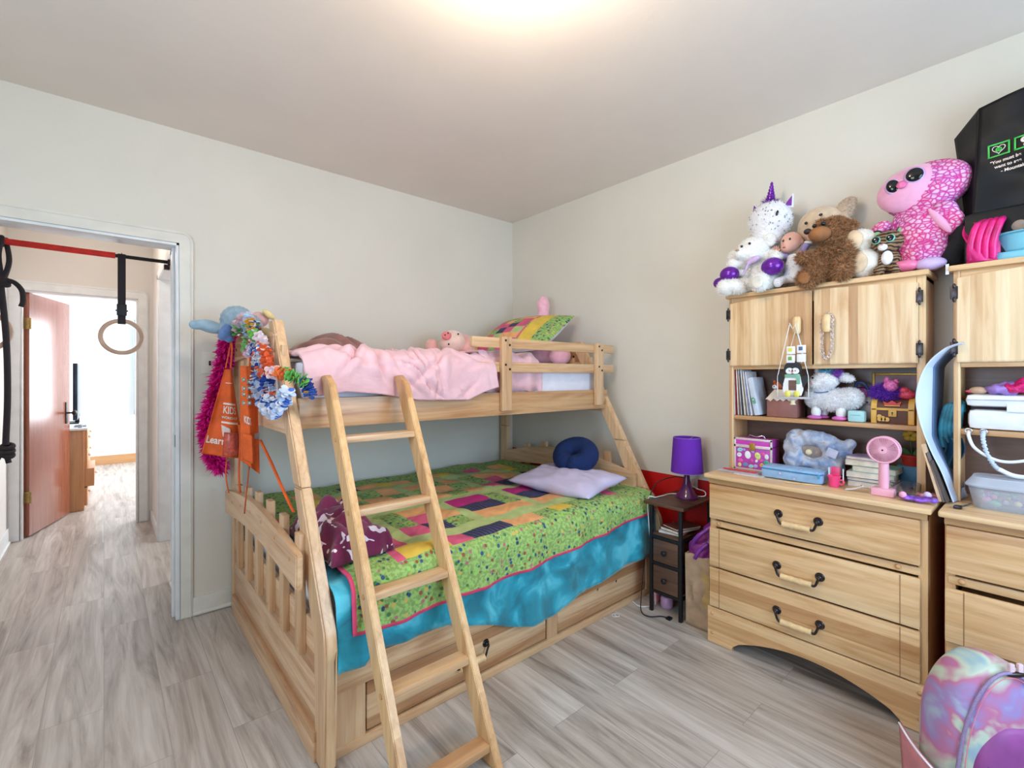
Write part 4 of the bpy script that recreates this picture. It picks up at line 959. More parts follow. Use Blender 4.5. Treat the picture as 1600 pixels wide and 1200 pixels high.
tag(MB().tube(spline([(2.60, 1.45, .70), (2.56, 1.50, .70), (2.48, 1.56, .66), (2.42, 1.57, .55), (2.36, 1.555, .30), (2.30, 1.54, .06), (2.24, 1.50, .006), (2.22, 1.44, .006), (2.27, 1.40, .006), (2.285, 1.37, .006)]), .0028).box((2.27, 1.345, 0), (2.30, 1.37, .012)).build('black_cable', BLACKM), 'black cable looping over the floor in front of the nightstand', 'cable')
r = thing('water_bottle', 'pink water bottle standing between the bunk and the nightstand', 'bottle', (2.43, 1.530, 0))
PNK = M('soft_pink_plastic', (240, 150, 160), .35, .03); MB().lathe([(0, 0), (.026, 0), (.029, .006), (.029, .235), (.022, .26), (.02, .26), (0, .26)], (2.43, 1.53, 0)).build('bottle_body', PNK, r); MB().lathe([(0, .255), (.024, .255), (.025, .295), (.02, .305), (0, .305)], (2.43, 1.53, 0)).build('bottle_cap', M('rose_cap', (226, 100, 120), .4), r)
r = thing('jar', 'small lilac glass jar lying behind the nightstand foot', 'jar', (2.40, 1.44, .001)); MB().lathe([(0, 0), (.03, 0), (.034, .01), (.034, .05), (.026, .06), (0, .06)], (2.40, 1.44, .001)).build('body', M('lilac_glass', (206, 160, 200), .15), r)
kr = thing('paper_bag', 'brown kraft paper bag between the nightstand and the dresser', 'bag', (2.40, 1.212, 0), RB)
KR = M('kraft_paper', (176, 146, 118), .8, .08, 20, .3, dist=.006)
def kbag(u, v):
    w, d = .128, .17; P = [(-w/2, -d/2), (w/2, -d/2), (w/2, d/2), (-w/2, d/2)]; k = int(u*4) % 4; f = u*4-int(u*4) if u < 1 else 0
    if u >= 1: k, f = 0, 0
    a, c = P[k], P[(k+1) % 4]; x = a[0]+(c[0]-a[0])*f; y = a[1]+(c[1]-a[1])*f; z = .375*v
    q = .010*math.sin(PI*v)*math.sin(PI*f)*nz(z*12, k*3, f*3)*3
    return (x*(1+.04*v)+q, y*(1-.05*v)+q+(-.01*v if k == 0 else 0), z+.012*nz(x*20, y*20, 0)*v)
MB().sheet(kbag, 40, 20, closed_u=True).box((-.064, -.085, 0), (.064, .085, .003), bev=0).build('bag_body', KR, kr, local=True, solid=.002)
MB().box((.022, -.088, .12), (.062, -.0865, .33), bev=0).build('printed_panel', M('ochre_print', (186, 150, 96), .7), kr, local=True)
pbg = thing('purple_bag', 'shiny purple bag stuffed into the top of the kraft paper bag', 'bag', (2.40, 1.205, .33), RB)
PB = M('purple_satin', (142, 52, 134), .35, .2, 14, .5, dist=.01)
soft('bag_body', [((-.01, -.035, .06), (.062, .06, .07), (.2, .3, 0)), ((.02, .02, .12), (.05, .07, .085)), ((-.025, -.05, .035), (.04, .04, .04)), ((.03, -.03, .10), (.035, .03, .06))], PB, pbg, .008, disp=.014, dscale=28)
MB().tube(spline([(-.05, -.06, .06), (-.03, -.085, .11), (.0, -.095, .15), (.03, -.08, .18), (.05, -.06, .20)]), [.011]*33).tube(spline([(-.02, -.09, .03), (.01, -.10, .08), (.045, -.085, .12)]), .010).build('strap', M('violet_satin', (128, 52, 156), .3, .1, 20, .3), pbg, local=True)
tag(MB().tube(spline([(2.10, 1.55, .003), (2.08, 1.565, .003), (2.09, 1.585, .003), (2.115, 1.58, .003), (2.12, 1.56, .003), (2.10, 1.55, .003), (2.095, 1.57, .003), (2.11, 1.575, .003)]), .0014).build('hair_tie', white_p), 'tiny white hair tie lying on the floor in front of the bunk drawers', 'hair tie')

# ------------------------------------------------------------------ backpack
tie = NT('tie_dye_nylon'); v = tie.coord('Object'); n = tie.noise(v, 6, 3, .5, .8)
tie.set(Base_Color=tie.ramp(n.outputs[0], [(.25, (150, 162, 196)), (.38, (156, 184, 190)), (.45, (196, 206, 186)), (.52, (190, 112, 150)), (.60, (158, 136, 190)), (.7, (170, 190, 204))]), Roughness=.55); tie.bump(tie.noise(v, 25, 3).outputs[0], .3, .004)
bp = thing('backpack', 'pastel tie-dye backpack with pink pockets standing in front of the right dresser', 'backpack', (2.03, .150, 0), math.radians(-42))
def bpk(w, d, zt, k=2.6):
    def f(u, v):
        a = 2*PI*u; z = zt*v
        taper = (1-max(0, (v-.35)/.65)**2.6)**.5
        ca, sa = math.cos(a), math.sin(a); e = 2/k
        x = w*(abs(ca)**e)*(1 if ca > 0 else -1)*taper; y = d*(abs(sa)**e)*(1 if sa > 0 else -1)*(taper*.7+.3*(taper > 0))*(1 if v < 1 else 0)
        return (x, y, z+.002*nz(x*20, y*20, z*20))
    return f
b = MB(); b.sheet(bpk(.155, .105, .455), 64, 40, closed_u=True); b.build('main_body', tie.m, bp, local=True, ang=180)
b = MB(); b.sheet(lambda u, v: tuple(Vector(bpk(.112, .05, .29)(u, v))+Vector((0, -.078, .015))), 48, 30, closed_u=True); b.build('front_pocket', M('orchid_nylon', (150, 74, 146), .5, .12, 12, .3), bp, local=True, ang=180)
zp = [(.155*math.cos(t)*.93, -.072, .08+.362*math.sin(t)) for t in [PI*i/30 for i in range(31)]]
MB().tube([(x, y-.006*math.sin(PI*i/30), z) for i, (x, y, z) in enumerate(zp)], .005).build('zipper', M('zip_tape', (150, 130, 170), .5, .1, 300, .4), bp, local=True)
MB().tube([(x*.93, y-.012, z*.965+.005) for x, y, z in zp], .0012).build('piping', M('pink_piping', (232, 130, 150), .5), bp, local=True)
for x in (.01, .035): MB().box((x-.007, -.080, .436), (x+.007, -.070, .468), rot=None, bev=.003).build('zip_pull', M('pale_pull', (232, 200, 206), .5), bp, local=True)
MB().ell((.02, -.078, .438), (.030, .008, .008)).build('zip_slider', BRONZE, bp, local=True)
b = MB(); b.sheet(lambda u, v: (-.160-.014*math.sin(PI*u)-.012*v, -.095+.19*u, .12*v+.05*v*u), 12, 10); b.build('side_pocket', M('dusty_pink_nylon', (206, 132, 140), .6, .08, 20, .3), bp, local=True, solid=.008)
MB().tube([(-.172-.014*math.sin(PI*u)-.004, -.095+.19*u, .12+.05*u) for u in [i/12 for i in range(13)]], .003).build('pocket_trim', M('white_trim', (240, 230, 236), .5), bp, local=True)
MB().tube([(.114*math.cos(t), -.122+.02*math.sin(t), .03+.258*math.sin(t)) for t in [PI*i/30 for i in range(31)]], .0022).build('pocket_piping', M('navy_piping', (70, 60, 110), .5), bp, local=True)

# ------------------------------------------------------------------ PLUSH ROW on the hutch
HT = 1.722
def R3(name, label, cat, X, Y, z=HT, a=0, group=None): return thing(name, label, cat, (X, Y, z), RB+a, group)
EYE = M('black_eye', (12, 12, 14), .08, 0, 5, 0)
# white unicorn with purple horn
wf = M('white_plush', (240, 238, 240), .9, .03, 60, .3, sheen=.4); pur = M('metallic_purple', (110, 36, 160), .22, .1, 30, .1, metal=.35)
un = R3('unicorn_plush', 'large white spotted unicorn plush with shiny purple horn and hooves, behind the white teddy', 'plush toy', 2.54, .94)
soft('body', [((.0, .01, .10), (.085, .06, .12)), ((-.02, -.005, .2), (.06, .05, .06))], wf, un, .009, fur=2500, L=.010)
uh = soft('head', [((.0, -.02, .352), (.102, .075, .098)), ((-.005, -.03, .285), (.07, .062, .075))], wf, un, .008, fur=3200, L=.010)
b = MB(); rng = random.Random(3)
for i in range(46):
    a = rng.uniform(PI, 2*PI); e = rng.uniform(-.9, 1.1); p = Vector((.104*math.cos(a)*math.cos(e), -.02+.079*math.sin(a)*math.cos(e), .35+.10*math.sin(e))); b.ell(p, (.0014, .0018, .004), (0, rng.uniform(-.5, .5), 0), 6)
b.build('black_flecks', EYE, un, local=True)
MB().ell((.057, -.087, .365), (.006, .004, .013), (0, .25, 0)).build('eye', EYE, un, local=True)
b = MB()
for k in range(7): b.lathe([(0, -.010), (.023-.0028*k, -.007), (.024-.0028*k, .003), (.015-.0020*k, .010), (0, .012)], (.001+.0012*k, -.02, .450+.0145*k), 18)
b.build('horn', pur, un, local=True)
b = MB(); b.ell((0, -.02, .445), (.026, .02, .014))
me = bpy.data.meshes.new('t'); b.bm.to_mesh(me); fuzz(b, me, 300, .03, .002); b.build('mane', M('purple_mane', (120, 50, 160), .6), un, local=True)
for s, x in ((1, .085), (-1, -.062)):
    b = MB(); b.prism([(x-.022, .405), (x+.022*1, .395), (x+.016*s+.006, .462)], 'y', -.03, -.012, bev=.004); e = b.build('ear', wf, un, local=True)
    MB().prism([(x-.016, .410), (x+.016, .402), (x+.014*s+.005, .450)], 'y', -.034, -.031).build('inner_ear', pur, e, local=True)
for x, y, z, rr in ((-.155, -.125, .098, .047), (.050, -.125, .103, .050), (-.215, -.10, .066, .034), ):
    MB().ell((x, y, z), (rr, rr*.9, rr*.85)).build('hoof', pur, un, local=True, ang=180)
    MB().tube(spline([(x, y, z), (x*.8, y*.7, z+.01), (x*.4, -.03, .09)]), [.02]*17).build('leg', wf, un, local=True)
# white teddy
cr = M('cream_plush', (244, 240, 234), .95, .03, 60, .3, sheen=.4)
wb = R3('white_teddy_bear', 'fluffy white teddy bear sitting at the left end of the hutch top', 'plush toy', 2.46, .985)
wbm = soft('body', [((.015, .03, .10), (.062, .055, .085)), ((.055, -.0, .04), (.05, .05, .04)), ((-.045, 0, .04), (.05, .05, .04)), ((-.02, 0, .17), (.045, .04, .03)),
     ((-.075, -.055, .030), (.055, .05, .036), (0, .3, 0)), ((-.115, -.075, .028), (.043, .045, .040)), ((.045, -.06, .035), (.045, .05, .045)), ((.055, -.085, .025), (.040, .03, .042)),
     ((-.06, -.01, .165), (.035, .035, .035), (0, .6, 0)), ((-.095, -.03, .150), (.035, .033, .033)), ((.07, .0, .165), (.045, .033, .030), (0, .4, 0)), ((.10, -.02, .150), (.030, .03, .028))], cr, wb, .007, fur=7000, L=.010)
soft('head', [((-.01, -.005, .205), (.075, .066, .068)), ((-.05, -.055, .190), (.034, .034, .028))], cr, wb, .007, fur=2500, L=.008)
for x, z in ((-.108, .195), (.062, .245)): soft('ear', [((x, .0, z), (.034, .018, .034)), ((x*.95, -.008, z), (.018, .012, .018))], cr, wb, .006, fur=600, L=.008)
MB().ell((-.038, -.071, .222), .006).ell((.0, -.072, .228), .006).build('eyes', EYE, wb, local=True)
MB().ell((-.052, -.089, .203), (.009, .006, .006)).build('nose', M('tan_nose', (176, 140, 110), .4), wb, local=True)
MB().ell((.055, -.117, .025), (.026, .006, .03)).build('foot_pad', M('cream_suede', (232, 226, 214), .8), wb, local=True)
b = MB(); b.ell((.01, -.05, .150), (.030, .012, .016), (0, -.3, 0)); b.ell((-.012, -.052, .138), (.012, .01, .012)); b.tube(spline([(-.01, -.055, .14), (-.02, -.062, .11), (-.035, -.06, .085)]), .006); b.build('neck_ribbon', M('lilac_satin', (206, 176, 214), .35, .1, 30, .2), wb, local=True)
# baby doll
dl = R3('baby_doll', 'baby doll in a dotted white sleepsuit with raised hands, between the white and brown bears', 'doll', 2.50, .825)
SK = M('doll_skin', (232, 176, 156), .45, .04, 10, 0); DT = NT('dotted_cotton'); v = DT.coord('Object'); vo = DT.n('ShaderNodeTexVoronoi'); vo.inputs['Scale'].default_value = 110; DT.l(v, vo.inputs['Vector'])
DT.set(Base_Color=DT.ramp(vo.outputs['Distance'], [(.16, (150, 160, 200)), (.24, (236, 234, 236))]), Roughness=.85)
soft('sleepsuit', [((.0, .0, .10), (.042, .036, .055)), ((.0, -.005, .06), (.045, .036, .036)), ((-.035, -.035, .04), (.020, .035, .020)), ((-.05, -.06, .028), (.022, .022, .025)), ((.03, -.03, .045), (.020, .03, .022)), ((.05, -.045, .042), (.020, .022, .028)), ((.0, .0, .15), (.032, .028, .016))], DT.m, dl, .006)
dh = soft('head', [((-.008, -.01, .222), (.046, .045, .047)), ((-.020, -.024, .197), (.030, .028, .026)), ((.038, -.005, .215), (.006, .010, .013)), ((-.024, -.054, .209), (.006, .006, .007))], SK, dl, .005)
MB().ell((-.030, -.049, .224), (.005, .004, .006)).ell((.000, -.053, .226), (.005, .004, .006)).build('eyes', M('doll_eye', (40, 46, 60), .1), dl, local=True)
MB().ell((-.026, -.052, .192), (.007, .004, .004)).build('mouth', M('doll_lips', (200, 90, 90), .4), dl, local=True)
LV = M('lavender_sleeve', (166, 152, 206), .8)
for s, hx, hz in ((-1, -.075, .192), (1, .075, .235)):
    MB().tube(spline([(s*.03, 0, .155), (s*.05, -.008, .165+.02*(s > 0)), (hx*.86, -.012, hz-.035)]), [.017, .017, .0165, .016, .016, .0155, .0155, .015, .015, .015, .015, .015, .0145, .014, .014, .014, .014]).build('sleeve', LV, dl, local=True)
    MB().tor((hx*.86, -.012, hz-.033), .013, .005, (0, .3*s, 0)).build('cuff', wf, dl, local=True)
    hm = MB(); hm.ell((hx, -.014, hz-.010), (.014, .010, .015))
    for k in range(4): hm.tube([(hx+(k-1.5)*.006, -.015, hz), (hx+(k-1.5)*.008, -.018, hz+.012), (hx+(k-1.5)*.008, -.023, hz+.019+.003*(k in (1, 2)))], [.0038, .0036, .003], 8)
    hm.tube([(hx-s*.010, -.016, hz-.008), (hx-s*.019, -.022, hz+.000), (hx-s*.021, -.026, hz+.006)], [.004, .004, .003], 8); hm.build('hand', SK, dl, local=True)
# big tan bear behind
tn = M('tan_plush', (214, 188, 158), .95, .06, 40, .3, sheen=.3); tn2 = M('pale_tan_fur', (208, 184, 160), .95, .08, 60, .3, sheen=.3); crw = M('ivory_plush', (234, 224, 210), .95, .04, 60, .3, sheen=.3)
tb = R3('tan_bear_plush', 'large tan bear plush with cream paw pads, hidden behind the shaggy brown bear', 'plush toy', 2.585, .68)
soft('body', [((.03, -.005, .10), (.10, .05, .10))], tn, tb, .010)
soft('head', [((-.055, -.02, .290), (.098, .055, .092)), ((.0, -.02, .26), (.08, .05, .075))], tn, tb, .009)
soft('ear', [((.045, -.01, .345), (.040, .020, .050), (0, .4, 0)), ((.060, -.01, .375), (.030, .018, .022))], tn2, tb, .007, fur=1800, L=.007)
MB().ell((-.095, -.082, .300), (.007, .004, .007)).ell((-.035, -.080, .325), (.008, .004, .006)).build('eyes', EYE, tb, local=True)
for z, y, x in ((.168, -.085, .112), (.068, -.085, .128)):
    ft = soft('paw', [((x, y, z), (.064, .05, .054 if z > .1 else .066)), ((x-.01, y+.05, z), (.04, .05, .045))], crw, tb, .007, fur=1500, L=.006)
    MB().ell((x-.018, y-.036, z), (.046, .020, .046), (0, 0, -.25)).build('paw_pad', M('peach_suede', (226, 196, 162), .8), ft, local=True, ang=180)
# shaggy brown bear
bf = M('shaggy_brown', (176, 128, 88), .95, .34, 90, .3); bf2 = M('brown_suede', (158, 104, 62), .85, .1, 30, .2)
bb = R3('brown_teddy_bear', 'shaggy brown teddy bear with a suede snout in the middle of the hutch top', 'plush toy', 2.475, .655)
soft('body', [((.0, .0, .12), (.060, .05, .085)), ((.005, .0, .05), (.068, .05, .045)), ((-.062, -.035, .115), (.052, .026, .027), (0, -.35, .3)), ((-.108, -.055, .120), (.026, .022, .024)), ((.055, -.02, .11), (.028, .032, .065)), ((-.045, -.045, .05), (.055, .05, .038), (0, -.5, 0)), ((-.085, -.065, .022), (.040, .035, .038)), ((.042, -.045, .045), (.034, .04, .045))], bf, bb, .008, fur=12000, L=.023, wd=.0016)
soft('head', [((.0, .0, .225), (.065, .056, .062)), ((.0, -.01, .195), (.055, .05, .04)), ((.062, .0, .235), (.026, .016, .028)), ((-.05, .0, .27), (.026, .016, .022))], bf, bb, .008, fur=7500, L=.017, wd=.0015)
MB().ell((-.034, -.078, .208), (.044, .044, .032), (0, 0, .2)).build('snout', bf2, bb, local=True, ang=180)
MB().ell((-.074, -.100, .224), (.016, .013, .013)).build('nose', M('dark_nose', (36, 26, 26), .5), bb, local=True)
MB().ell((-.056, -.072, .250), .009).ell((-.020, -.078, .251), .0095).build('eyes', EYE, bb, local=True)
MB().ell((-.088, -.099, .020), (.026, .010, .026)).build('foot_pad', bf2, bb, local=True, ang=180)
# tiger cub
tg = NT('tiger_stripes'); v = tg.coord('Object'); wv = tg.n('ShaderNodeTexWave', bands_direction='Z'); wv.inputs['Scale'].default_value = 22; wv.inputs['Distortion'].default_value = 9; wv.inputs['Detail'].default_value = 2; tg.l(v, wv.inputs['Vector'])
tg.set(Base_Color=tg.ramp(wv.outputs['Fac'], [(.25, (46, 34, 28)), (.42, (128, 98, 68)), (1, (156, 124, 88))]), Roughness=.9)
tc_ = R3('tiger_plush', 'small brown striped tiger cub plush with big green eyes, in front of the pink bird', 'plush toy', 2.50, .462)
soft('body', [((.0, .0, .065), (.040, .034, .048)), ((-.028, -.03, .022), (.022, .03, .022)), ((.026, -.03, .022), (.022, .03, .022)), ((-.022, -.02, .055), (.013, .014, .04)), ((.022, -.02, .055), (.013, .014, .04)), ((.05, .0, .03), (.03, .015, .015))], tg.m, tc_, .005)
soft('head', [((-.004, -.01, .143), (.058, .044, .046))], tg.m, tc_, .005)
MB().ell((-.014, -.046, .116), (.017, .014, .014)).build('muzzle', wf, tc_, local=True, ang=180); MB().ell((-.002, -.032, .072), (.020, .014, .030)).build('bib', wf, tc_, local=True, ang=180)
GE = M('green_eye_glitter', (120, 196, 170), .2, .1)
for x in (-.036, .012):
    e = MB().ell((x, -.050, .148), (.0165, .007, .0165)).build('eye', GE, tc_, local=True, ang=180); MB().ell((x, -.0565, .148), (.0130, .003, .0130)).build('pupil', EYE, e, local=True)
MB().ell((-.014, -.062, .124), (.004, .003, .003)).build('nose', M('pink_nose', (220, 140, 150), .4), tc_, local=True)
for s, x, z in ((-1, -.045, .180), (1, .045, .183)):
    e = MB().ell((x, .0, z), (.023, .009, .021), (0, .5*s, 0)).build('ear', M('ear_edge', (40, 32, 28), .9), tc_, local=True, ang=180); MB().ell((x-.002*s, -.006, z-.002), (.017, .006, .015), (0, .5*s, 0)).build('inner_ear', M('mint_ear', (150, 204, 150), .8), e, local=True, ang=180)
# big pink bird plush
sc = NT('pink_scales'); v = sc.coord('Object'); mp = sc.n('ShaderNodeMapping'); mp.inputs['Scale'].default_value = (1, 1, 1.35); sc.l(v, mp.inputs[0])
vo = sc.n('ShaderNodeTexVoronoi', feature='DISTANCE_TO_EDGE'); vo.inputs['Scale'].default_value = 54; sc.l(mp.outputs[0], vo.inputs['Vector']); nn_ = sc.noise(v, 9, 2)
lightc = sc.ramp(nn_.outputs[0], [(.35, (238, 180, 206)), (.6, (230, 186, 220))]); deepc = sc.ramp(nn_.outputs[0], [(.35, (214, 40, 118)), (.7, (190, 60, 160))])
sc.set(Base_Color=sc.mix(sc.ramp(vo.outputs['Distance'], [(.03, (0, 0, 0)), (.26, (255, 255, 255))]), deepc, lightc), Roughness=.85); sc.bump(vo.outputs['Distance'], .5, .01)
face_m = M('pink_velour', (240, 168, 200), .85, .03, 40, .15, sheen=.5)
ow = R3('pink_bird_plush', 'big pink bird plush with scale print and huge black eyes, beside the black bag', 'plush toy', 2.555, .37)
soft('body', [((.005, -.01, .165), (.100, .072, .125)), ((.015, -.012, .085), (.088, .070, .085)), ((-.05, -.0, .215), (.05, .05, .045)), ((.0, 0, .25), (.09, .06, .05))], sc.m, ow, .009)
soft('head', [((.018, -.005, .345), (.146, .082, .106), (0, -.24, 0))], sc.m, ow, .010)
MB().ell((-.022, -.032, .352), (.120, .066, .090), (0, -.26, .06)).build('face', face_m, ow, local=True, ang=180)
for x, z, y in ((-.076, .362, -.088), (-.006, .386, -.093)):
    e = MB().ell((x, y, z), (.034 if x > -.05 else .027, .010, .033), (0, -.3, .1)).build('eye_ring', M('lilac_glitter', (206, 170, 216), .25), ow, local=True, ang=180)
    p = MB().ell((x+.002, y-.006, z), (.028 if x > -.05 else .022, .009, .027), (0, -.3, .1)).build('eye', EYE, e, local=True, ang=180)
MB().lathe([(0, -.02), (.012, -.012), (.019, .0), (.012, .010), (0, .014)], (-.044, -.100, .358), 18, (PI/2*.6, .0, 0)).build('beak', M('rose_satin', (228, 110, 160), .35), ow, local=True)
wg = soft('wing', [((.075, -.045, .225), (.045, .028, .05), (0, .7, 0)), ((.100, -.045, .180), (.036, .024, .05), (0, .4, 0))], sc.m, ow, .008)
MB().ell((.068, -.066, .190), (.015, .014, .062), (0, -.55, 0)).build('wing_edge', face_m, wg, local=True, ang=180)
soft('wing', [((-.125, -.02, .215), (.04, .03, .03), (0, -.4, 0))], sc.m, ow, .008)
MB().ell((-.035, -.075, .030), (.045, .035, .024)).build('foot', M('pink_satin', (236, 120, 160), .25), ow, local=True, ang=180)
MB().ell((.04, -.07, .026), (.05, .035, .025)).build('foot', M('lilac_velour', (206, 180, 226), .8), ow, local=True, ang=180)
MB().box((.088, -.10, -.03), (.098, -.099, .01), bev=0).build('hang_tag', white_p, ow, local=True)

# ------------------------------------------------------------------ things on the right hutch
BK = M('black_bag_film', (16, 16, 19), .5, .3, 9, .35, dist=.01, spec=.3)
bg = thing('black_shopping_bag', 'black reusable shopping bag with green framed logos and white handwriting, on the right hutch', 'bag', (2.56, .02, HT), RB)
def bagf(u, v):
    # front face then left side, in local coordinates
    xl = -.190+.018*v; z = .19+.395*v+(.02*math.sin(u*PI) if v > .9 else 0)
    x = xl+.50*u; y = -.075+.02*math.sin(u*7+v*3)+.012*nz(u*5, v*5, 1)
    if v > .85: z += .035*max(0, u-.1)
    return (x+.0*v, y, z)
b = MB(); b.sheet(bagf, 40, 30)
b.sheet(lambda u, v: (bagf(0, v)[0]-(.030+.050*v)*u, bagf(0, v)[1]+.11*u, bagf(0, v)[2]-.050*u*v), 10, 30)
b.sheet(lambda u, v: (bagf(u, v)[0]-.0, bagf(u, v)[1]+.14, bagf(u, v)[2]-.01), 20, 12)
b.box((-.215, -.08, .0), (.28, .07, .195), bev=.02)
b.build('bag_body', BK, bg, local=True, solid=.0015)
GR = M('green_print', (70, 200, 84), .5); 
def onbag(x, z, d=.004): u = (x+.183)/.50; v = (z-.19)/.395; p = bagf(u, v); return Vector((x, p[1]-d, z))
def ring_rect(b, x0, z0, x1, z1, w, mi=0):
    for a, c, e, f in ((x0, z0, x1, z0+w), (x0, z1-w, x1, z1), (x0, z0, x0+w, z1), (x1-w, z0, x1, z1)):
        b.sheet(lambda u, v: tuple(onbag(a+(e-a)*u, c+(f-c)*v)), 6, 4, mi=mi)
x0 = -.150
for k in range(2):
    b = MB(); ring_rect(b, x0+.068*k, .390, x0+.058+.068*k, .437, .005); b.build('logo_frame', GR, bg, local=True, solid=.0008)
hp = [(.0125*math.sin(t)**3*1.35, .0130*(.8125*math.cos(t)-.3125*math.cos(2*t)-.125*math.cos(3*t)-.0625*math.cos(4*t))*1.25) for t in [2*PI*i/40 for i in range(41)]]
MB().tube([onbag(x0+.029+a, .415+c, .005) for a, c in hp], .0012, 6).build('heart_logo', WH, bg, local=True)
MB().tube([onbag(x0+.029+.007*math.cos(t), .414+.006*math.sin(t), .005) for t in [2*PI*i/20 for i in range(21)]], .002, 6).tube([onbag(x0+.025, .414, .005), onbag(x0+.033, .414, .005)], .0016, 6).tube([onbag(x0+.029, .410, .005), onbag(x0+.029, .418, .005)], .0016, 6).build('cross_mark', GR, bg, local=True)
b = MB(); b.ell(onbag(x0+.068+.026, .420, .004), (.010, .002, .010)); b.build('round_logo', WH, bg, local=True)
MB().tor(onbag(x0+.068+.030, .419, .006), .004, .0016, (PI/2, 0, 0)).build('logo_inset', BK, bg, local=True)
def bagtext(s, x, z, size, sl=.12):
    me = text_mesh(s, size, Matrix(), .0003, .0004)
    for vv in me.vertices: q = vv.co.copy(); vv.co = onbag(x+q.x, z+q.y+q.x*sl, .004)+Vector((0, -q.z, 0))
    MB().mesh(me).build('handwriting', WH, bg, local=True, smooth=False)
bagtext('SAVE', x0+.100, .402, .008, 0); bagtext('"You must be', x0+.046, .372, .0145, .04); bagtext('want to see', x0+.052, .354, .0145, .04); bagtext('- Mountain', x0+.066, .336, .0145, .04)
tag(soft('black_fleece', [((0, 0, .04), (.045, .09, .055)), ((.02, 0, .09), (.04, .08, .07))], M('black_fleece', (22, 22, 26), .9), None, .012, disp=.02, dscale=20), 'black fleece bundle wedged between the pink bird and the pink bag', 'clothing')
o = bpy.data.objects['black_fleece']; o.location = (2.56, .255, HT-.0); o.rotation_euler = (0, 0, RB)
pk = NT('x'); 
HP = M('hot_pink_satin', (220, 30, 120), .4, .2, 16, .5, dist=.01)
b = MB(); b.sheet(lambda u, v: (-.03+.09*u+.012*math.sin(v*6), -.05-.03*math.sin(u*3+v*5)+.02*u, .165*v*(1-.2*u)+.0), 20, 24); b.sheet(lambda u, v: (-.02+.10*u, -.015+.02*math.sin(u*7), .15*v), 14, 14)
for k in range(4): b.tube(spline([(-.018+.02*k, -.06, .01), (-.015+.02*k, -.075, .07), (.0+.02*k, -.07, .13), (.02+.015*k, -.04, .15)]), .009)
o = b.build('pink_bag', HP, keep=True, solid=.004); o.location = (2.51, .195, HT+.001); o.rotation_euler = (0, 0, RB); tag(o, 'hot pink folded fabric bag left of the light blue basin', 'bag')
bs = thing('basin', 'light blue plastic basin with a long handle lip on the right hutch', 'basin', (2.52, .04, HT+.030), RB)
AQ = M('aqua_plastic', (120, 196, 216), .35, .03, 10, 0)
b = MB(); b.sheet(lambda u, v: ((.108+.020*v)*math.cos(2*PI*u)*1.0, (.060+.012*v)*math.sin(2*PI*u), .062*v), 48, 8, closed_u=True); b.lathe([(0, 0), (.107, 0)], (0, 0, .0), 48, sc=(1, .56, 1))
b.build('bowl', AQ, bs, local=True, solid=.003)
MB().sheet(lambda u, v: ((.126+.016*v)*math.cos(2*PI*u), (.071+.014*v)*math.sin(2*PI*u), .062+.002*v), 48, 2, closed_u=True).build('rim', AQ, bs, local=True, solid=.004)
MB().ell((-.140, -.01, .052), (.042, .040, .010)).box((-.115, -.035, .0), (-.10, .02, .05), bev=.005).build('handle', AQ, bs, local=True)
MB().box((-.108, -.055, -.0295), (.10, .05, 0), bev=.01).build('stand_foot', AQ, bs, local=True)
tp = thing('taupe_plush', 'taupe plush with an arm raised, sitting in the light blue basin', 'plush toy', (2.53, .055, HT+.035), RB)
TP = M('taupe_velour', (150, 130, 112), .9, .08, 40, .25, sheen=.3)
soft('body', [((-.035, -.01, .085), (.050, .045, .055), (0, .7, 0)), ((.03, 0, .07), (.06, .04, .045))], TP, tp, .007); soft('arm', [((.0, -.01, .135), (.05, .018, .018), (0, -.5, 0)), ((.04, -.01, .160), (.04, .018, .018), (0, -.3, 0))], TP, tp, .006)
MB().box((.01, -.055, .04), (.09, .02, .10), bev=.02).build('lilac_cloth', M('lilac_cloth', (206, 190, 226), .8), tp, local=True)
#PART4
# ------------------------------------------------------------------ left hutch: doors' hangings and shelf contents
SH = 1.1005        # top of the middle shelf
# braided chain on the right door knob
b = MB(); kx, ky, kz = 2.416, .668, 1.535
path = spline([(kx+.02, ky+.019, kz+.02), (kx+.0, ky+.019, kz), (kx-.0, ky+.018, kz-.05), (kx-.0, ky+.016, kz-.12), (kx, ky+.004, kz-.158), (kx, ky-.014, kz-.135), (kx, ky-.021, kz-.08), (kx, ky-.021, kz-.02), (kx+.005, ky-.020, kz+.025), (kx+.01, ky, kz+.043), (kx+.02, ky+.017, kz+.03)], 10)
for i, p in enumerate(path[:-1]):
    b.tor(p, .0042, .0017, (.8*(i % 2), 1.2, .7*i), 10, 6, (1, 1.4, 1))
tag(b.build('braided_necklace', M('pearl_silver', (224, 206, 200), .25, .1, 100, 0, metal=.5)), 'braided silver necklace looped over the right hutch door knob', 'necklace')
# penguin swing ornament hung from the left knob
pg = thing('penguin_ornament', 'flat wooden penguin on a string swing hanging from the left hutch door knob', 'ornament', (2.40, .797, 1.255), RB); pg.scale = (1.22, 1.22, 1.22)
black_p = M('black_paint', (24, 24, 28), .4); mint = M('mint_scarf', (126, 182, 156), .6); yel = M('lemon_paint', (232, 220, 104), .5); cord = M('white_cord', (240, 238, 236), .8)
def egg(b, c, rx, rz, y0, y1, mi=0, z1=None, n=28): b.prism([(c[0]+rx*math.cos(2*PI*i/n), c[1]+rz*math.sin(2*PI*i/n)*(1 if math.sin(2*PI*i/n) > 0 else .8)) for i in range(n)], 'y', y0, y1, mi=mi); return b
egg(MB(), (0, .065), .030, .030, -.004, .004).build('head', black_p, pg, local=True)
egg(egg(MB(), (-.010, .056), .013, .013, -.0055, -.004), (.010, .056), .013, .013, -.0055, -.004).build('face', wf, pg, local=True)
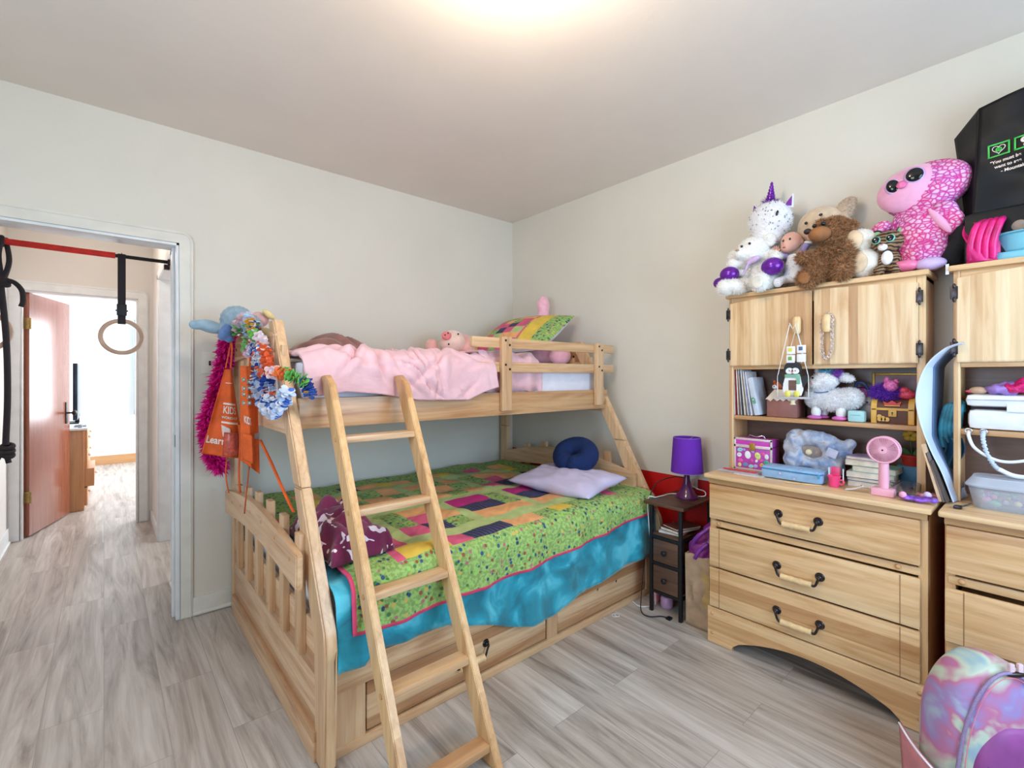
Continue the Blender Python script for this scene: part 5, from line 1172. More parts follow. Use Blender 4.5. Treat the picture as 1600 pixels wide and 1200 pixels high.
MB().prism([(-.022, .045), (.022, .045), (.034, .010), (.035, -.015), (.028, -.036), (-.028, -.036), (-.035, -.015), (-.034, .010)], 'y', -.004, .004, bev=.002).build('body', wf, pg, local=True)
MB().box((-.013, -.0052, -.016), (.013, -.0045, .022), bev=0).build('window_cutout', BACK, pg, local=True)
for s in (-1, 1): MB().prism([(s*.028, .030), (s*.052, .045), (s*.050, .018), (s*.034, -.004)], 'y', -.003, .003).build('wing', black_p, pg, local=True); MB().ell((s*.015, -.008, -.030), (.011, .006, .013)).build('foot', yel, pg, local=True); MB().ell((s*.010, -.0062, .058), (.0020, .001, .0020)).build('eye', EYE, pg, local=True)
MB().box((-.026, -.0075, .032), (.026, -.004, .044), bev=.003).box((.014, -.0078, .008), (.026, -.0045, .036), bev=.002).build('scarf', mint, pg, local=True)
MB().ell((0, -.0065, .054), (.004, .002, .003)).build('beak', M('coral', (230, 130, 110), .5), pg, local=True)
MB().box((-.058, -.012, -.048), (.060, .012, -.040), bev=.002).build('swing_seat', M('grey_wood', (196, 190, 196), .6), pg, local=True)
for s in (-1, 1): MB().tube([(s*.053, 0, -.044), (s*.053, -.002, .035), (s*.010, -.005, .232)], .0014, 6).build('cord', cord, pg, local=True)
MB().tube([(s_*.006, .0, .215+.012*abs(s_)) for s_ in (-2, -1, 0, 1, 2)], .0012, 6).build('cord_loop', cord, pg, local=True)
MB().lathe([(0, 0), (.009, 0), (.007, -.012), (.011, -.018), (0, -.018)], (0, 0, -.052), 14).build('bell', M('cream_bell', (226, 214, 180), .4), pg, local=True)
tags = thing('gift_tags', 'four little printed squares strung in two columns above the penguin', 'ornament', (2.398, .783, 1.36), RB)
for i, (x, z, c) in enumerate(((-.021, .060, (224, 216, 60)), (.022, .064, (92, 104, 150)), (-.022, .020, (120, 176, 80)), (.022, .023, (238, 236, 240)))):
    t_ = MB().box((x-.018, -.004, z-.018), (x+.018, .004, z+.018), bev=.002).build('square', wf, tags, local=True); MB().box((x-.010, -.0046, z-.006), (x+.006, -.0035, z+.011), bev=.001).build('print', M('tagprint%d' % i, c, .5), t_, local=True)
for x in (-.021, .022): MB().tube([(x, 0, -.0), (x, 0, .08), (.0, .004, .165)], .001, 6).build('cord', cord, tags, local=True)
# books standing at the left of the shelf
BKS = [((222, 222, 230), .245, .006), ((196, 40, 50), .235, .005), ((232, 232, 236), .24, .007), ((170, 120, 90), .225, .006), ((210, 216, 226), .238, .006), ((90, 80, 76), .215, .006), ((226, 228, 234), .232, .008), ((184, 150, 110), .20, .006), ((236, 236, 242), .225, .007), ((150, 160, 200), .218, .007), ((238, 238, 244), .225, .008)]
desc = ['white picture book at the far left end of the shelf row', 'red-spined thin book second from the left end of the shelf row', 'white thin book third in the shelf row beside the red spine', 'tan thin book fourth in the leaning shelf row', 'pale blue thin book fifth in the leaning shelf row', 'dark grey thin book sixth in the leaning shelf row', 'white thin book between the dark grey and the tan book', 'small tan booklet, shortest of the leaning shelf row', 'white booklet right of the shortest tan booklet', 'periwinkle thin book beside the white folder', 'white booklet leaning last before the pale folder']
for i, (c, hh, t) in enumerate(BKS):
    x = 1.096-.0082*i; tilt = .02+.012*i
    r = thing('picture_book', desc[i], 'book', (2.475, x, SH), RB, group='thin books on the hutch shelf'); r.rotation_euler = (0, -tilt, RB)
    MB().box((0, 0, .001), (.0012, .12, hh), bev=0).box((t-.0012, 0, .001), (t, .12, hh), bev=0).box((0, 0, .001), (t, .0012, hh), bev=0).build('cover', M('bk%d' % i, c, .35), r, local=True)
    MB().box((.0012, .001, .002), (t-.0012, .118, hh-.003), bev=0).build('pages', M('pages', (236, 228, 210), .8), r, local=True)
r = thing('folder', 'pale blue fabric folder with a green clip leaning beside the thin books', 'folder', (2.475, .998, SH), RB); r.rotation_euler = (0, -.19, RB)
MB().box((0, 0, .0005), (.030, .13, .195), bev=.008).build('folder_body', M('ice_blue_fabric', (206, 216, 232), .7, .06, 12, .4), r, local=True); MB().tor((.012, -.003, .082), .008, .002, (PI/2, 0, 0)).tor((.014, -.003, .068), .006, .002, (PI/2, 0, 0)).build('clip', M('green_clip', (90, 170, 130), .4), r, local=True)
fx = thing('fox_figurine', 'small orange fox figurine on the tan boxed case behind the penguin', 'figurine', (2.55, .915, SH+.105), RB)
FO = M('fox_orange', (190, 92, 44), .6); MB().ell((0, 0, .012), (.022, .018, .024)).ell((0, -.002, .048), (.024, .02, .020)).build('body', FO, fx, local=True, ang=180); MB().ell((-.006, -.015, .042), (.014, .010, .012)).build('cheeks', wf, fx, local=True); MB().ell((-.016, 0, .068), (.006, .004, .009)).ell((.016, 0, .068), (.006, .004, .009)).build('ears', FO, fx, local=True); MB().ell((-.008, -.026, .045), .003).ell((-.014, -.019, .053), .0025).build('nose_and_eyes', EYE, fx, local=True)
bx = thing('leather_case', 'dusty brown leatherette case with a scalloped cream lace trim on the hutch shelf', 'case', (2.545, .877, SH), RB)
MB().box((-.068, -.055, 0), (.068, .06, .098), bev=.006).build('case_body', M('dusty_brown_leather', (150, 98, 90), .5, .06, 20, .2), bx, local=True)
b = MB(); b.prism([(-.072, .085), (-.03, .135), (.03, .135), (.072, .090), (.060, .080), (.048, .090), (.036, .080), (.024, .090), (.010, .078), (-.004, .088), (-.018, .078), (-.034, .090), (-.048, .076), (-.062, .086)], 'y', -.062, -.058); b.build('lace_trim', M('cream_lace', (222, 204, 190), .8), bx, local=True)
# llama plush
ll = thing('llama_plush', 'white fluffy llama plush with turquoise and purple forelock and pink feet', 'plush toy', (2.525, .672, SH), RB)
soft('body', [((.0, .0, .092), (.098, .045, .050)), ((.065, .0, .10), (.050, .042, .045)), ((-.06, -.005, .10), (.05, .04, .05))], wf, ll, .007, fur=7000, L=.012)
soft('neck_and_head', [((-.045, -.005, .145), (.045, .035, .045)), ((-.028, -.018, .180), (.056, .040, .038)), ((-.055, -.035, .165), (.030, .024, .022))], wf, ll, .007, fur=3500, L=.009)
soft('ear', [((-.058, 0, .232), (.016, .012, .032), (0, -.15, 0))], wf, ll, .005, fur=500, L=.006); soft('ear', [((.045, -.012, .195), (.044, .014, .019), (0, .25, 0))], wf, ll, .005, fur=900, L=.008)
b = MB(); b.ell((-.015, -.012, .218), (.032, .02, .014)); me = bpy.data.meshes.new('t'); b.bm.to_mesh(me); fuzz(b, me, 700, .018, .0018); b.build('forelock', M('turquoise_tuft', (110, 176, 204), .8), ll, local=True)
b = MB(); b.ell((.018, -.016, .208), (.018, .016, .018)); me = bpy.data.meshes.new('t'); b.bm.to_mesh(me); fuzz(b, me, 500, .018, .0018); b.build('forelock_tip', M('purple_tuft', (150, 80, 190), .8), ll, local=True)
for x, y in ((-.062, -.02), (.036, -.02), (-.045, .03), (.05, .03)):
    lg = MB().ell((x, y, .035), (.020, .018, .030)).build('leg', wf, ll, local=True, ang=180); MB().ell((x-.004, y-.008, .010), (.030, .022, .0105)).build('foot', M('orchid_foot', (214, 110, 190), .5), lg, local=True, ang=180)
MB().ell((-.068, -.048, .192), .005).build('eye', EYE, ll, local=True); MB().ell((-.070, -.058, .168), (.005, .004, .004)).build('nose', M('pink_nose', (220, 140, 150), .4), ll, local=True)
MB().tube(spline([(-.075, -.03, .128), (-.045, -.045, .124), (-.01, -.03, .130)]), .002).build('collar', M('blue_collar', (60, 80, 150), .5), ll, local=True)
MG = M('magenta_nylon', (150, 20, 140), .4, .1, 20, .2)
r = thing('magenta_purse', 'magenta purse with navy straps behind the llama plush', 'purse', (2.600, .60, SH), RB)
MB().box((-.085, -.014, 0), (.055, .030, .150), bev=.022).build('purse_body', MG, r, local=True); NVY = M('navy_strap', (50, 66, 110), .5, .2, 80, .2)
MB().tube(spline([(.0, -.02, .14), (.01, -.03, .17), (.035, -.03, .165), (.05, -.02, .13), (.05, -.025, .08), (.02, -.03, .03), (-.02, -.03, .0045)]), .007).build('strap', NVY, r, local=True)
AQB = M('mint_box', (170, 216, 218), .4, .03)
r = thing('mint_box', 'small mint earbud-size box with an embossed line beside the treasure chest', 'box', (2.482, .573, SH), RB); MB().box((-.031, -.012, 0), (.031, .030, .050), bev=.010).build('box_body', AQB, r, local=True); MB().box((-.018, -.0130, .029), (.018, -.0115, .032), bev=0).build('embossed_line', M('mint_dark', (130, 186, 190), .4), r, local=True)
r = thing('elephant_figurine', 'grey elephant figurine peeking between the mint box and the chest', 'figurine', (2.575, .548, SH), RB); GRY = M('grey_ceramic', (156, 150, 156), .5); MB().ell((0, 0, .045), (.034, .03, .045)).ell((.005, -.01, .088), (.026, .022, .022)).build('body', GRY, r, local=True, ang=180); MB().ell((.0, -.032, .085), .004).build('eye', EYE, r, local=True)
r = thing('framed_picture', 'gold framed picture standing behind the treasure chest', 'picture frame', (2.615, .452, SH), RB); GOLD = M('gold_frame', (176, 132, 54), .35, .15, 30, .1, metal=.4)
for a, c in (((-.095, 0, 0), (-.083, .012, .215)), ((.083, 0, 0), (.092, .012, .215)), ((-.083, 0, .203), (.083, .012, .215)), ((-.083, 0, 0), (.083, .012, .012))): MB().box(a, c).build('frame_side', GOLD, r, local=True)
MB().box((-.084, .005, .01), (.084, .010, .205), bev=0).build('mat_board', M('dusty_mauve', (176, 150, 156), .7), r, local=True)
ch_ = thing('treasure_chest', 'toy treasure chest in brown and gold with a red crown emblem', 'toy chest', (2.50, .453, SH), RB)
CB = M('chest_brown', (96, 58, 46), .55, .05); CY = M('chest_gold', (222, 172, 78), .4, .05)
MB().box((-.068, 0, 0), (.068, .085, .062), bev=.002).build('box', CB, ch_, local=True)
b = MB(); b.prism([(.0, .062)]+[(.0425-.0425*math.cos(t)*1.0, .062+.042*math.sin(t)) for t in [PI*i/12 for i in range(1, 12)]]+[(.085, .062)], 'x', -.068, .068); b.build('lid', CB, ch_, local=True)
for x in (-.062, .062):
    MB().box((x-.010, -.004, 0), (x+.010, .088, .063), bev=.002).build('corner_band', CY, ch_, local=True); b = MB(); b.prism([(-.003, .062)]+[(.0425-.0455*math.cos(t), .062+.046*math.sin(t)) for t in [PI*i/12 for i in range(1, 12)]]+[(.088, .062)], 'x', x-.010, x+.010); b.build('lid_band', CY, ch_, local=True)
MB().box((-.070, -.004, .056), (.070, .002, .066), bev=.001).build('rim_band', CY, ch_, local=True)
lk = MB().box((-.012, -.009, .030), (.016, -.001, .060), bev=.003).build('lock', CY, ch_, local=True); MB().cyl((.002, -.0095, .047), (.002, -.0105, .047), .003).box((.0008, -.0105, .037), (.0032, -.0095, .046), bev=0).build('keyhole', EYE, lk, local=True)
b = MB(); b.prism([(-.026, .078), (.026, .078), (.030, .094), (.016, .086), (.0, .098), (-.016, .086), (-.030, .094)], 'y', -.002, .006); cn = b.build('crown_emblem', M('crown_red', (200, 44, 34), .4), ch_, local=True); MB().box((-.026, -.003, .074), (.026, .005, .078), bev=.001).build('crown_base', CY, cn, local=True)
b = MB()
for k in range(3): b.cyl((-.040+.012*k, -.003, .018+.0*k), (-.040+.012*k, -.010, .018), .009).cyl((-.042+.012*k, -.003, .030-.006*k), (-.042+.012*k, -.009, .030-.006*k), .008)
b.build('coin_relief', CY, ch_, local=True)
pv = thing('purple_fluffy_toy', 'purple fluffy toy with a pink face sitting on the treasure chest lid', 'plush toy', (2.535, .475, SH+.1045), RB); pv.scale = (1.2, 1.2, 1.2)
b = MB(); b.ell((-.006, 0, .022), (.038, .026, .022)); me = bpy.data.meshes.new('t'); b.bm.to_mesh(me); fuzz(b, me, 1600, .02, .0018); b.build('mane', M('violet_fur', (112, 52, 190), .8), pv, local=True)
MB().ell((.012, -.018, .045), (.022, .018, .021)).ell((.0, -.01, .062), (.009, .007, .015)).ell((.026, -.01, .060), (.008, .007, .010)).build('face', M('pink_sequins', (232, 110, 180), .4, .3, 200, .6), pv, local=True)
pv2 = thing('coral_toy', 'coral glitter toy beside the purple fluffy toy on the treasure chest', 'plush toy', (2.535, .412, SH+.1045), RB)
MB().ell((0, 0, .018), (.030, .022, .020)).ell((-.006, -.006, .036), (.018, .015, .014)).build('body', M('coral_sequins', (226, 70, 100), .4, .35, 220, .7), pv2, local=True); MB().ell((-.032, .006, .030), (.016, .012, .016)).build('cream_tuft', M('cream_tuft', (220, 200, 186), .8), pv2, local=True)

# ------------------------------------------------------------------ on the left dresser
T = TOPZ+.0005
pbx = thing('sticker_box', 'pink metal-edged craft box covered in cartoon stickers under the hutch shelf', 'craft box', (2.47, 1.003, T), RB)
MAG = M('sticker_magenta', (186, 74, 170), .4, .08, 30); EDG = M('champagne_edge', (226, 206, 204), .3, .04, 20, 0, metal=.2)
MB().box((-.088, .0, 0), (.088, .10, .118), bev=.002).build('box_body', MAG, pbx, local=True)
MB().box((-.088, .0, .122), (.088, .10, .158), bev=.002).build('lid', M('lid_pink', (206, 70, 186), .35, .04), pbx, local=True)
for a, c in (((-.092, -.004, .0), (-.083, .004, .16)), ((.083, -.004, 0), (.092, .004, .16)), ((-.092, -.004, .112), (.092, .002, .126)), ((-.092, -.004, .150), (.092, .004, .161)), ((-.092, -.004, 0), (.092, .004, .008))): MB().box(a, c, bev=.001).build('metal_edge', EDG, pbx, local=True)
MB().box((-.014, -.009, .100), (.014, -.002, .138), bev=.003).build('latch', GOLD, pbx, local=True); MB().tube(spline([(-.04, .05, .160), (-.03, .045, .172), (0, .04, .166), (.03, .045, .172), (.04, .05, .160)]), .004).build('handle', M('chrome', (200, 200, 205), .2, metal=1), pbx, local=True)
rs = random.Random(4)
stc = [(150, 220, 220), (240, 240, 246), (220, 230, 130), (240, 90, 170), (70, 190, 140), (190, 170, 226), (240, 200, 90), (120, 150, 200)]
for i, (x, z, rx, rz, c) in enumerate([(-.062, .098, .014, .010, 0), (-.066, .072, .012, .011, 1), (-.024, .076, .015, .020, 1), (.024, .076, .014, .018, 2), (.052, .086, .008, .010, 3), (.066, .076, .010, .013, 1), (.066, .046, .014, .012, 4), (.044, .032, .010, .010, 6), (-.060, .044, .013, .010, 3), (-.064, .022, .009, .010, 2), (-.036, .026, .014, .010, 7), (-.008, .020, .013, .009, 0), (.014, .024, .011, .009, 5), (-.004, .050, .007, .009, 3), (.04, .055, .010, .007, 3), (.018, .050, .006, .008, 1), (-.042, .10, .008, .006, 5), (.0, .095, .009, .006, 5)]):
    b = MB(); b.ell((x, -.0008, z), (rx, .0012, rz), (0, rs.uniform(-.5, .5), 0), 14)
    s_ = b.build('sticker', M('stk%d' % c, stc[c], .4), pbx, local=True)
    if i in (0, 1, 3, 6, 7): MB().ell((x-.003, -.0022, z+.002), (.0018, .0008, .0018)).ell((x+.004, -.0022, z+.002), (.0018, .0008, .0018)).build('sticker_eyes', EYE, s_, local=True)
# blue fluffy cushion-like blanket
gb = NT('blue_grey_plush'); v = gb.coord('Object'); n = gb.noise(v, 20, 4, .5, .5)
gb.set(Base_Color=gb.ramp(n.outputs[0], [(.3, (96, 128, 178)), (.45, (150, 166, 196)), (.6, (196, 198, 210)), (.75, (150, 140, 144))]), Roughness=.9); gb.b.inputs['Sheen Weight'].default_value = .4
bl = thing('blue_plush_blanket', 'rolled pale blue and grey plush blanket with a tag, behind the blue pencil case', 'blanket', (2.515, .735, T), RB)
ring_ = [((-.015+.085*math.cos(t), .0, .125+.062*math.sin(t)), (.042, .045, .036)) for t in [2*PI*i/14 for i in range(14)]]
me = blob(ring_+[((-.09, .0, .09), (.05, .05, .075)), ((-.08, .0, .175), (.05, .045, .045)), ((.0, .02, .09), (.10, .03, .07)), ((.06, .0, .07), (.05, .05, .06)), ((.09, .0, .14), (.045, .045, .05)), ((.118, .0, .165), (.040, .03, .024), (0, -.35, 0))], .006, 2, .010, 34)
b = MB().mesh(me); b.build('roll', gb.m, bl, local=True, ang=180)
MB().ell((-.015, -.006, .125), (.058, .018, .040), (0, .2, 0)).build('inner_fold', M('taupe_fold', (150, 136, 130), .9, .2, 40, .4), bl, local=True, ang=180)
MB().ell((-.024, -.026, .120), (.014, .006, .013)).build('flower_button', M('cream_button', (236, 220, 180), .5), bl, local=True)
MB().box((.055, -.058, .112), (.098, -.054, .150), rot=(0, .35, 0), bev=.004).build('fabric_tag', M('tag_lilac', (196, 200, 226), .6), bl, local=True)
pc = thing('pencil_case', 'light blue zipped pencil case with little prints, at the dresser front edge', 'pencil case', (2.395, .785, T), RB)
SB = NT('sky_print'); v = SB.coord('Object'); vo = SB.n('ShaderNodeTexVoronoi'); vo.inputs['Scale'].default_value = 30; SB.l(v, vo.inputs['Vector'])
SB.set(Base_Color=SB.ramp(vo.outputs['Distance'], [(.12, (214, 190, 220)), (.2, (132, 172, 212)), (.6, (148, 184, 220))]), Roughness=.55)
MB().box((-.132, -.052, 0), (.120, .052, .058), bev=.020).build('case_body', SB.m, pc, local=True)
zz = [(x*.99, y*.99, .044) for x, y in [(-.130, -.03), (-.128, -.045), (-.115, -.0525), (0, -.0535), (.10, -.0525), (.116, -.045), (.119, -.03)]]
MB().tube(spline(zz), .003).build('zipper', M('teal_zip', (60, 130, 176), .5, .2, 300, .3), pc, local=True); MB().box((.108, -.072, .030), (.114, -.055, .046), bev=.002).build('zip_pull', M('teal_pull', (70, 150, 190), .4), pc, local=True)
r = thing('pencil_wallet', 'clear pouch of coloured pencils left of the blue pencil case', 'pouch', (2.36, 1.005, T), RB)
CLR = M('clear_vinyl', (206, 206, 220), .15, .03, 10, 0, alpha=.45); MB().box((-.11, -.035, 0), (.075, .04, .012), bev=.005).build('pouch', CLR, r, local=True)
for i, c in enumerate(((200, 40, 50), (230, 120, 60), (120, 110, 180), (90, 150, 200))):
    MB().cyl((-.085+.01*i, -.02+.014*i, .0165 if i == 0 else .007), (.07, -.018+.014*i, .0165 if i == 0 else .007), .0035, None, 6).build('pencil', M('pc%d' % i, c, .4), r, local=True)
tag(MB().box((2.315, .90, T), (2.36, 1.03, T+.003), bev=0).build('paper_card', M('card', (224, 216, 210), .6)), 'small flat pale card lying at the front left of the dresser top', 'card')
tag(MB().cyl((2.29, .80, T+.0035), (2.33, .66, T+.0035), .0035, None, 6).build('pencil', M('pencil_wood', (216, 180, 130), .5)), 'natural wooden pencil lying in front of the blue pencil case', 'pencil')
ct = thing('toy_blender', 'hot pink toy blender cup beside the pencil case', 'toy', (2.375, .628, T), RB)
HPK = M('neon_pink', (246, 70, 130), .35, .03, 10, 0)
MB().lathe([(0, 0), (.017, 0), (.019, .004), (.021, .036), (.026, .046), (.024, .048), (.018, .038), (0, .036)], (0, 0, 0), 28).build('cup', HPK, ct, local=True); MB().box((-.017, .018, .0), (.017, .026, .082), bev=.005).build('back_plate', M('neon_pink2', (236, 60, 120), .3), ct, local=True); MB().tor((.026, 0, .022), .010, .003, (PI/2, 0, 0)).build('cup_handle', HPK, ct, local=True); MB().cyl((-.022, .012, .04), (-.022, .012, .078), .0025).cyl((.030, .012, .02), (.030, .012, .078), .0025).build('side_rod', white_p, ct, local=True)
r = thing('paper_tag', 'white folded paper tag with tiny print in front of the fan', 'paper', (2.345, .545, T), RB); MB().sheet(lambda u, v: (-.035+.065*u, -.01+.035*v-.008*u, .001+.026*u**1.6+.004*math.sin(v*3)), 12, 6).build('folded_paper', M('paper_white', (238, 236, 236), .6), r, local=True, solid=.001)
b = MB()
for k in range(3): b.box((.004+.007*k, -.001, .012+.006*k), (.008+.007*k, -.0005+.0, .016+.006*k), bev=0)
b.build('tiny_print', EYE, r, local=True)
fn = thing('handheld_fan', 'pale pink handheld fan standing on its base on the dresser', 'fan', (2.345, .452, T), RB)
FP = M('fan_pink', (238, 172, 192), .4, .03, 10, 0)
MB().box((-.037, -.022, 0), (.037, .030, .030), bev=.005).build('base', FP, fn, local=True); MB().lathe([(0, .03), (.016, .03), (.0175, .06), (.0165, .13), (0, .13)], (0, .004, 0), 28).build('grip', FP, fn, local=True)
g = MB(); zc = .182; g.tor((0, -.012, zc), .050, .004, (PI/2, 0, 0), 48); g.tor((0, .024, zc), .049, .004, (PI/2, 0, 0), 48)
for i in range(44): a = 2*PI*i/44; g.beam((.013*math.cos(a), -.016, zc+.013*math.sin(a)), (.049*math.cos(a), -.014, zc+.049*math.sin(a)), .0016, .0022, (0, 1, 0), bev=0)
for i in range(44): a = 2*PI*i/44; g.beam((.050*math.cos(a), -.012, zc+.050*math.sin(a)), (.049*math.cos(a), .024, zc+.049*math.sin(a)), .0016, .0022, (0, .3, 1), bev=0)
g.cyl((0, -.019, zc), (0, -.013, zc), .014, None, 28).cyl((0, .022, zc), (0, .030, zc), .046, .030, 36); g.build('cage', FP, fn, local=True)
MB().cyl((0, -.0195, zc), (0, -.0205, zc), .003).build('centre_dot', EYE, fn, local=True)
g = MB()
for k in range(5):
    a = k*2*PI/5; g.sheet(lambda u, v: ((.008+.034*u)*math.cos(a+.7*v), .0+.010*v, zc+(.008+.034*u)*math.sin(a+.7*v)), 5, 4)
g.build('blades', M('blade_pink', (216, 140, 166), .4), fn, local=True, solid=.001)
jr = thing('glass_bowl', 'small clear glass bowl beside the pink fan', 'bowl', (2.40, .395, T), RB); GL = M('clear_glass', (244, 248, 250), .03, 0, 5, 0, trans=1)
MB().lathe([(0, .001), (.040, .001), (.048, .008), (.050, .052), (.048, .052), (.0455, .010), (.038, .004), (0, .004)], (0, 0, 0), 48).build('bowl', GL, jr, local=True)
tag(soft('purple_slime_pack', [((0, 0, .010), (.055, .026, .010)), ((.035, .01, .014), (.03, .02, .012)), ((-.035, .0, .014), (.012, .012, .012))], M('purple_glitter', (130, 80, 186), .2, .4, 60, .3), None, .005, disp=.006, dscale=40), 'crumpled purple glitter pouch at the right end of the left dresser', 'pouch')
o = bpy.data.objects['purple_slime_pack']; o.location = (2.315, .345, T); o.rotation_euler = (0, 0, RB-.15)
for p_, l_ in (((2.30, .385, T+.024), 'pink pompom on the left end of the purple glitter pouch'), ((2.33, .318, T+.030), 'pale lilac pompom on the right end of the purple glitter pouch')):
    tag(MB().ell(p_, .012).build('pompom', M('pompom_pink' if 'left' in l_ else 'pompom_lilac', (240, 170, 200) if 'left' in l_ else (216, 190, 232), .8)), l_, 'pompom', 'pompoms on the glitter pouch')
r = thing('lipstick_tube', 'dusty pink cosmetic tube lying behind the purple glitter pouch', 'cosmetic tube', (2.40, .325, T+.011), RB)
MB().cyl((-.035, 0, .0), (.014, 0, .004), .0085, .0105).build('tube', M('rose_tube', (216, 140, 150), .35), r, local=True); MB().cyl((.014, 0, .004), (.038, 0, .006), .012).build('cap', M('mauve_cap', (150, 96, 110), .3), r, local=True)
# stacked books behind the fan
for i, (lab, c, w, t, dx, a) in enumerate([('thick white book at the bottom of the stack behind the fan', (226, 226, 240), .165, .022, 0, .02), ('white book with a navy cover, second from the bottom of the stack', (60, 70, 110), .16, .016, -.004, -.05), ('white book with pale pages in the middle of the stack behind the fan', (232, 228, 226), .165, .024, -.006, .04), ('green-edged book fourth from the bottom of the stack behind the fan', (120, 176, 156), .150, .026, .010, -.03), ('cream book near the top of the stack behind the fan', (222, 206, 190), .130, .024, -.03, .08), ('lilac patterned booklet topmost on the stack behind the fan', (160, 140, 180), .115, .014, -.028, -.1)]):
    z = T+[0, .0225, .039, .0635, .090, .1145][i]
    r = thing('book', lab, 'book', (2.51, .515-dx, z), RB+a, group='stack of books behind the fan')
    MB().box((-w/2, -.06, 0), (w/2, .06, .002), bev=0).box((-w/2, -.06, t-.002), (w/2, .06, t), bev=0).box((-w/2, -.06, 0), (-w/2+.002, .06, t), bev=0).build('cover', M('sb%d' % i, c, .4), r, local=True)
    MB().box((-w/2+.002, -.057, .002), (w/2-.003, .058, t-.002), bev=0).build('pages', M('pages', (236, 228, 210), .8), r, local=True)
fp = thing('toy_flower_pot', 'toy yellow flower in a red pot on a blue block inside the hutch', 'toy flower', (2.595, .40, T), RB)
MB().box((-.05, -.03, 0), (.035, .02, .095), bev=.004).build('blue_block', M('toy_blue', (50, 110, 150), .5), fp, local=True); MB().lathe([(0, .095), (.028, .095), (.036, .13), (.038, .133), (.038, .14), (0, .14)], (-.004, -.004, 0), 24).build('pot', M('toy_red', (176, 50, 44), .5), fp, local=True)
MB().cyl((-.004, 0, .14), (-.008, 0, .205), .003).ell((.022, 0, .155), (.026, .006, .014), (0, -.6, 0)).ell((-.03, 0, .155), (.026, .006, .014), (0, .6, 0)).build('stem_and_leaves', M('toy_green', (60, 120, 76), .5), fp, local=True)
b = MB()
for k in range(5): a = k*2*PI/5+.3; b.ell((-.008+.016*math.cos(a), 0, .222+.014*math.sin(a)), (.014, .008, .012))
b.build('flower_head', M('toy_yellow', (206, 166, 50), .5), fp, local=True)

# ------------------------------------------------------------------ between the dressers and on the right one
PO = M('poster_back', (206, 216, 236), .5, .02, 6, 0)
pl = spline([(.235, 1.425), (.285, 1.40), (.335, 1.335), (.362, 1.23), (.352, 1.13), (.320, 1.02), (.285, .93), (.255, .828)], 8)
po = thing('curled_poster', 'curled pale blue poster sheet standing in the gap between the hutches', 'poster', (2.43, .29, TOPZ))
def pf_(u, v):
    k = v*(len(pl)-1); i = min(int(k), len(pl)-2); p = pl[i].lerp(pl[i+1], k-i); return (2.40+.17*u, (min(p.x, .334) if u > .3 else p.x-max(0, p.x-.334)*u/.3)-.024*u-.03*u*max(0, .6-v), p.y+.0)
MB().sheet(pf_, 12, 60).build('sheet', PO, po, solid=.0015)
MB().sheet(lambda u, v: tuple(Vector(pf_(.40+.6*u, .03+.92*v))+Vector((0, -.0028, 0))), 6, 50).build('inner_side', M('slate_blue_sheet', (96, 118, 154), .5, .1, 6, 0), po, solid=.0005)
MB().sheet(lambda u, v: tuple(Vector(pf_(.05+.9*u, .16*v))+Vector((0, .0025, .002))), 6, 14).build('printed_side', M('poster_print', (226, 110, 70), .5, .3, 14, 0), po, solid=.0005)
for i, (lab, c, y0, y1, zt, t) in enumerate([('tan framed board leaning leftmost in the gap between dressers', (222, 184, 150), .337, .286, 1.04, .010), ('grey canvas board leaning behind the tan framed board', (120, 106, 100), .326, .276, 1.01, .007), ('brown canvas board leaning nearest the curled poster', (90, 76, 70), .314, .267, .98, .007)]):
    tag(MB().beam((2.405, y1, TOPZ+.006), (2.405, y0, zt), .09, t, (0, 1, 0), bev=.001).build('art_board', M('board%d' % i, c, .6)), lab, 'art board', 'boards between the dressers')
tq = thing('teal_bag', 'teal drawstring cloth hanging behind the curled poster', 'bag', (2.56, .268, 1.0), RB)
TL = M('teal_satin', (50, 128, 150), .5, .3, 20, .4, dist=.01)
for k in range(5): MB().tube(spline([(-.03+.012*k, -.03, .02+.02*k), (-.032+.012*k, -.045, .10), (-.015+.010*k, -.05, .18+.004*k), (.006+.005*k, -.03, .165)]), .011).build('fold', TL, tq, local=True)
MB().sheet(lambda u, v: (-.03+.055*u+.01*math.sin(v*5), -.05+.015*math.sin(u*9), .06-.12*v), 12, 12).build('lower_cloth', M('deep_teal', (20, 66, 92), .5, .2, 20, .3), tq, local=True, solid=.004)
tub = thing('plastic_tub', 'clear lidded tub of colourful trinkets on the right dresser', 'storage tub', (2.44, .095, T), RB)
TUBM = M('frosted_plastic', (226, 230, 240), .12, .02, 10, 0, alpha=.28)
def rr(w, d, r_, n=8):
    out = []
    for cx, cy, a0 in ((w-r_, d-r_, 0), (-w+r_, d-r_, PI/2), (-w+r_, -d+r_, PI), (w-r_, -d+r_, 1.5*PI)):
        out += [(cx+r_*math.cos(a0+PI/2*i/n), cy+r_*math.sin(a0+PI/2*i/n)) for i in range(n+1)]
    return out
def tubring(w0, d0, w1, d1, z0, z1, r_=.035):
    A, B2 = rr(w0, d0, r_), rr(w1, d1, r_); n = len(A)
    def f(u, v):
        i = int(round(u*n)) % n; return (A[i][0]+(B2[i][0]-A[i][0])*v, A[i][1]+(B2[i][1]-A[i][1])*v, z0+(z1-z0)*v)
    return f, n
f, n = tubring(.105, .060, .120, .070, .002, .075); b = MB(); b.sheet(f, n, 4, closed_u=True); b.prism(rr(.105, .060, .035), 'z', .0, .002); b.build('tub_body', TUBM, tub, local=True, solid=.0015)
b = MB(); b.prism(rr(.128, .078, .04), 'z', .077, .083, bev=.002); f, n = tubring(.128, .078, .110, .060, .083, .110); b.sheet(f, n, 3, closed_u=True); b.prism(rr(.110, .060, .035), 'z', .108, .111)
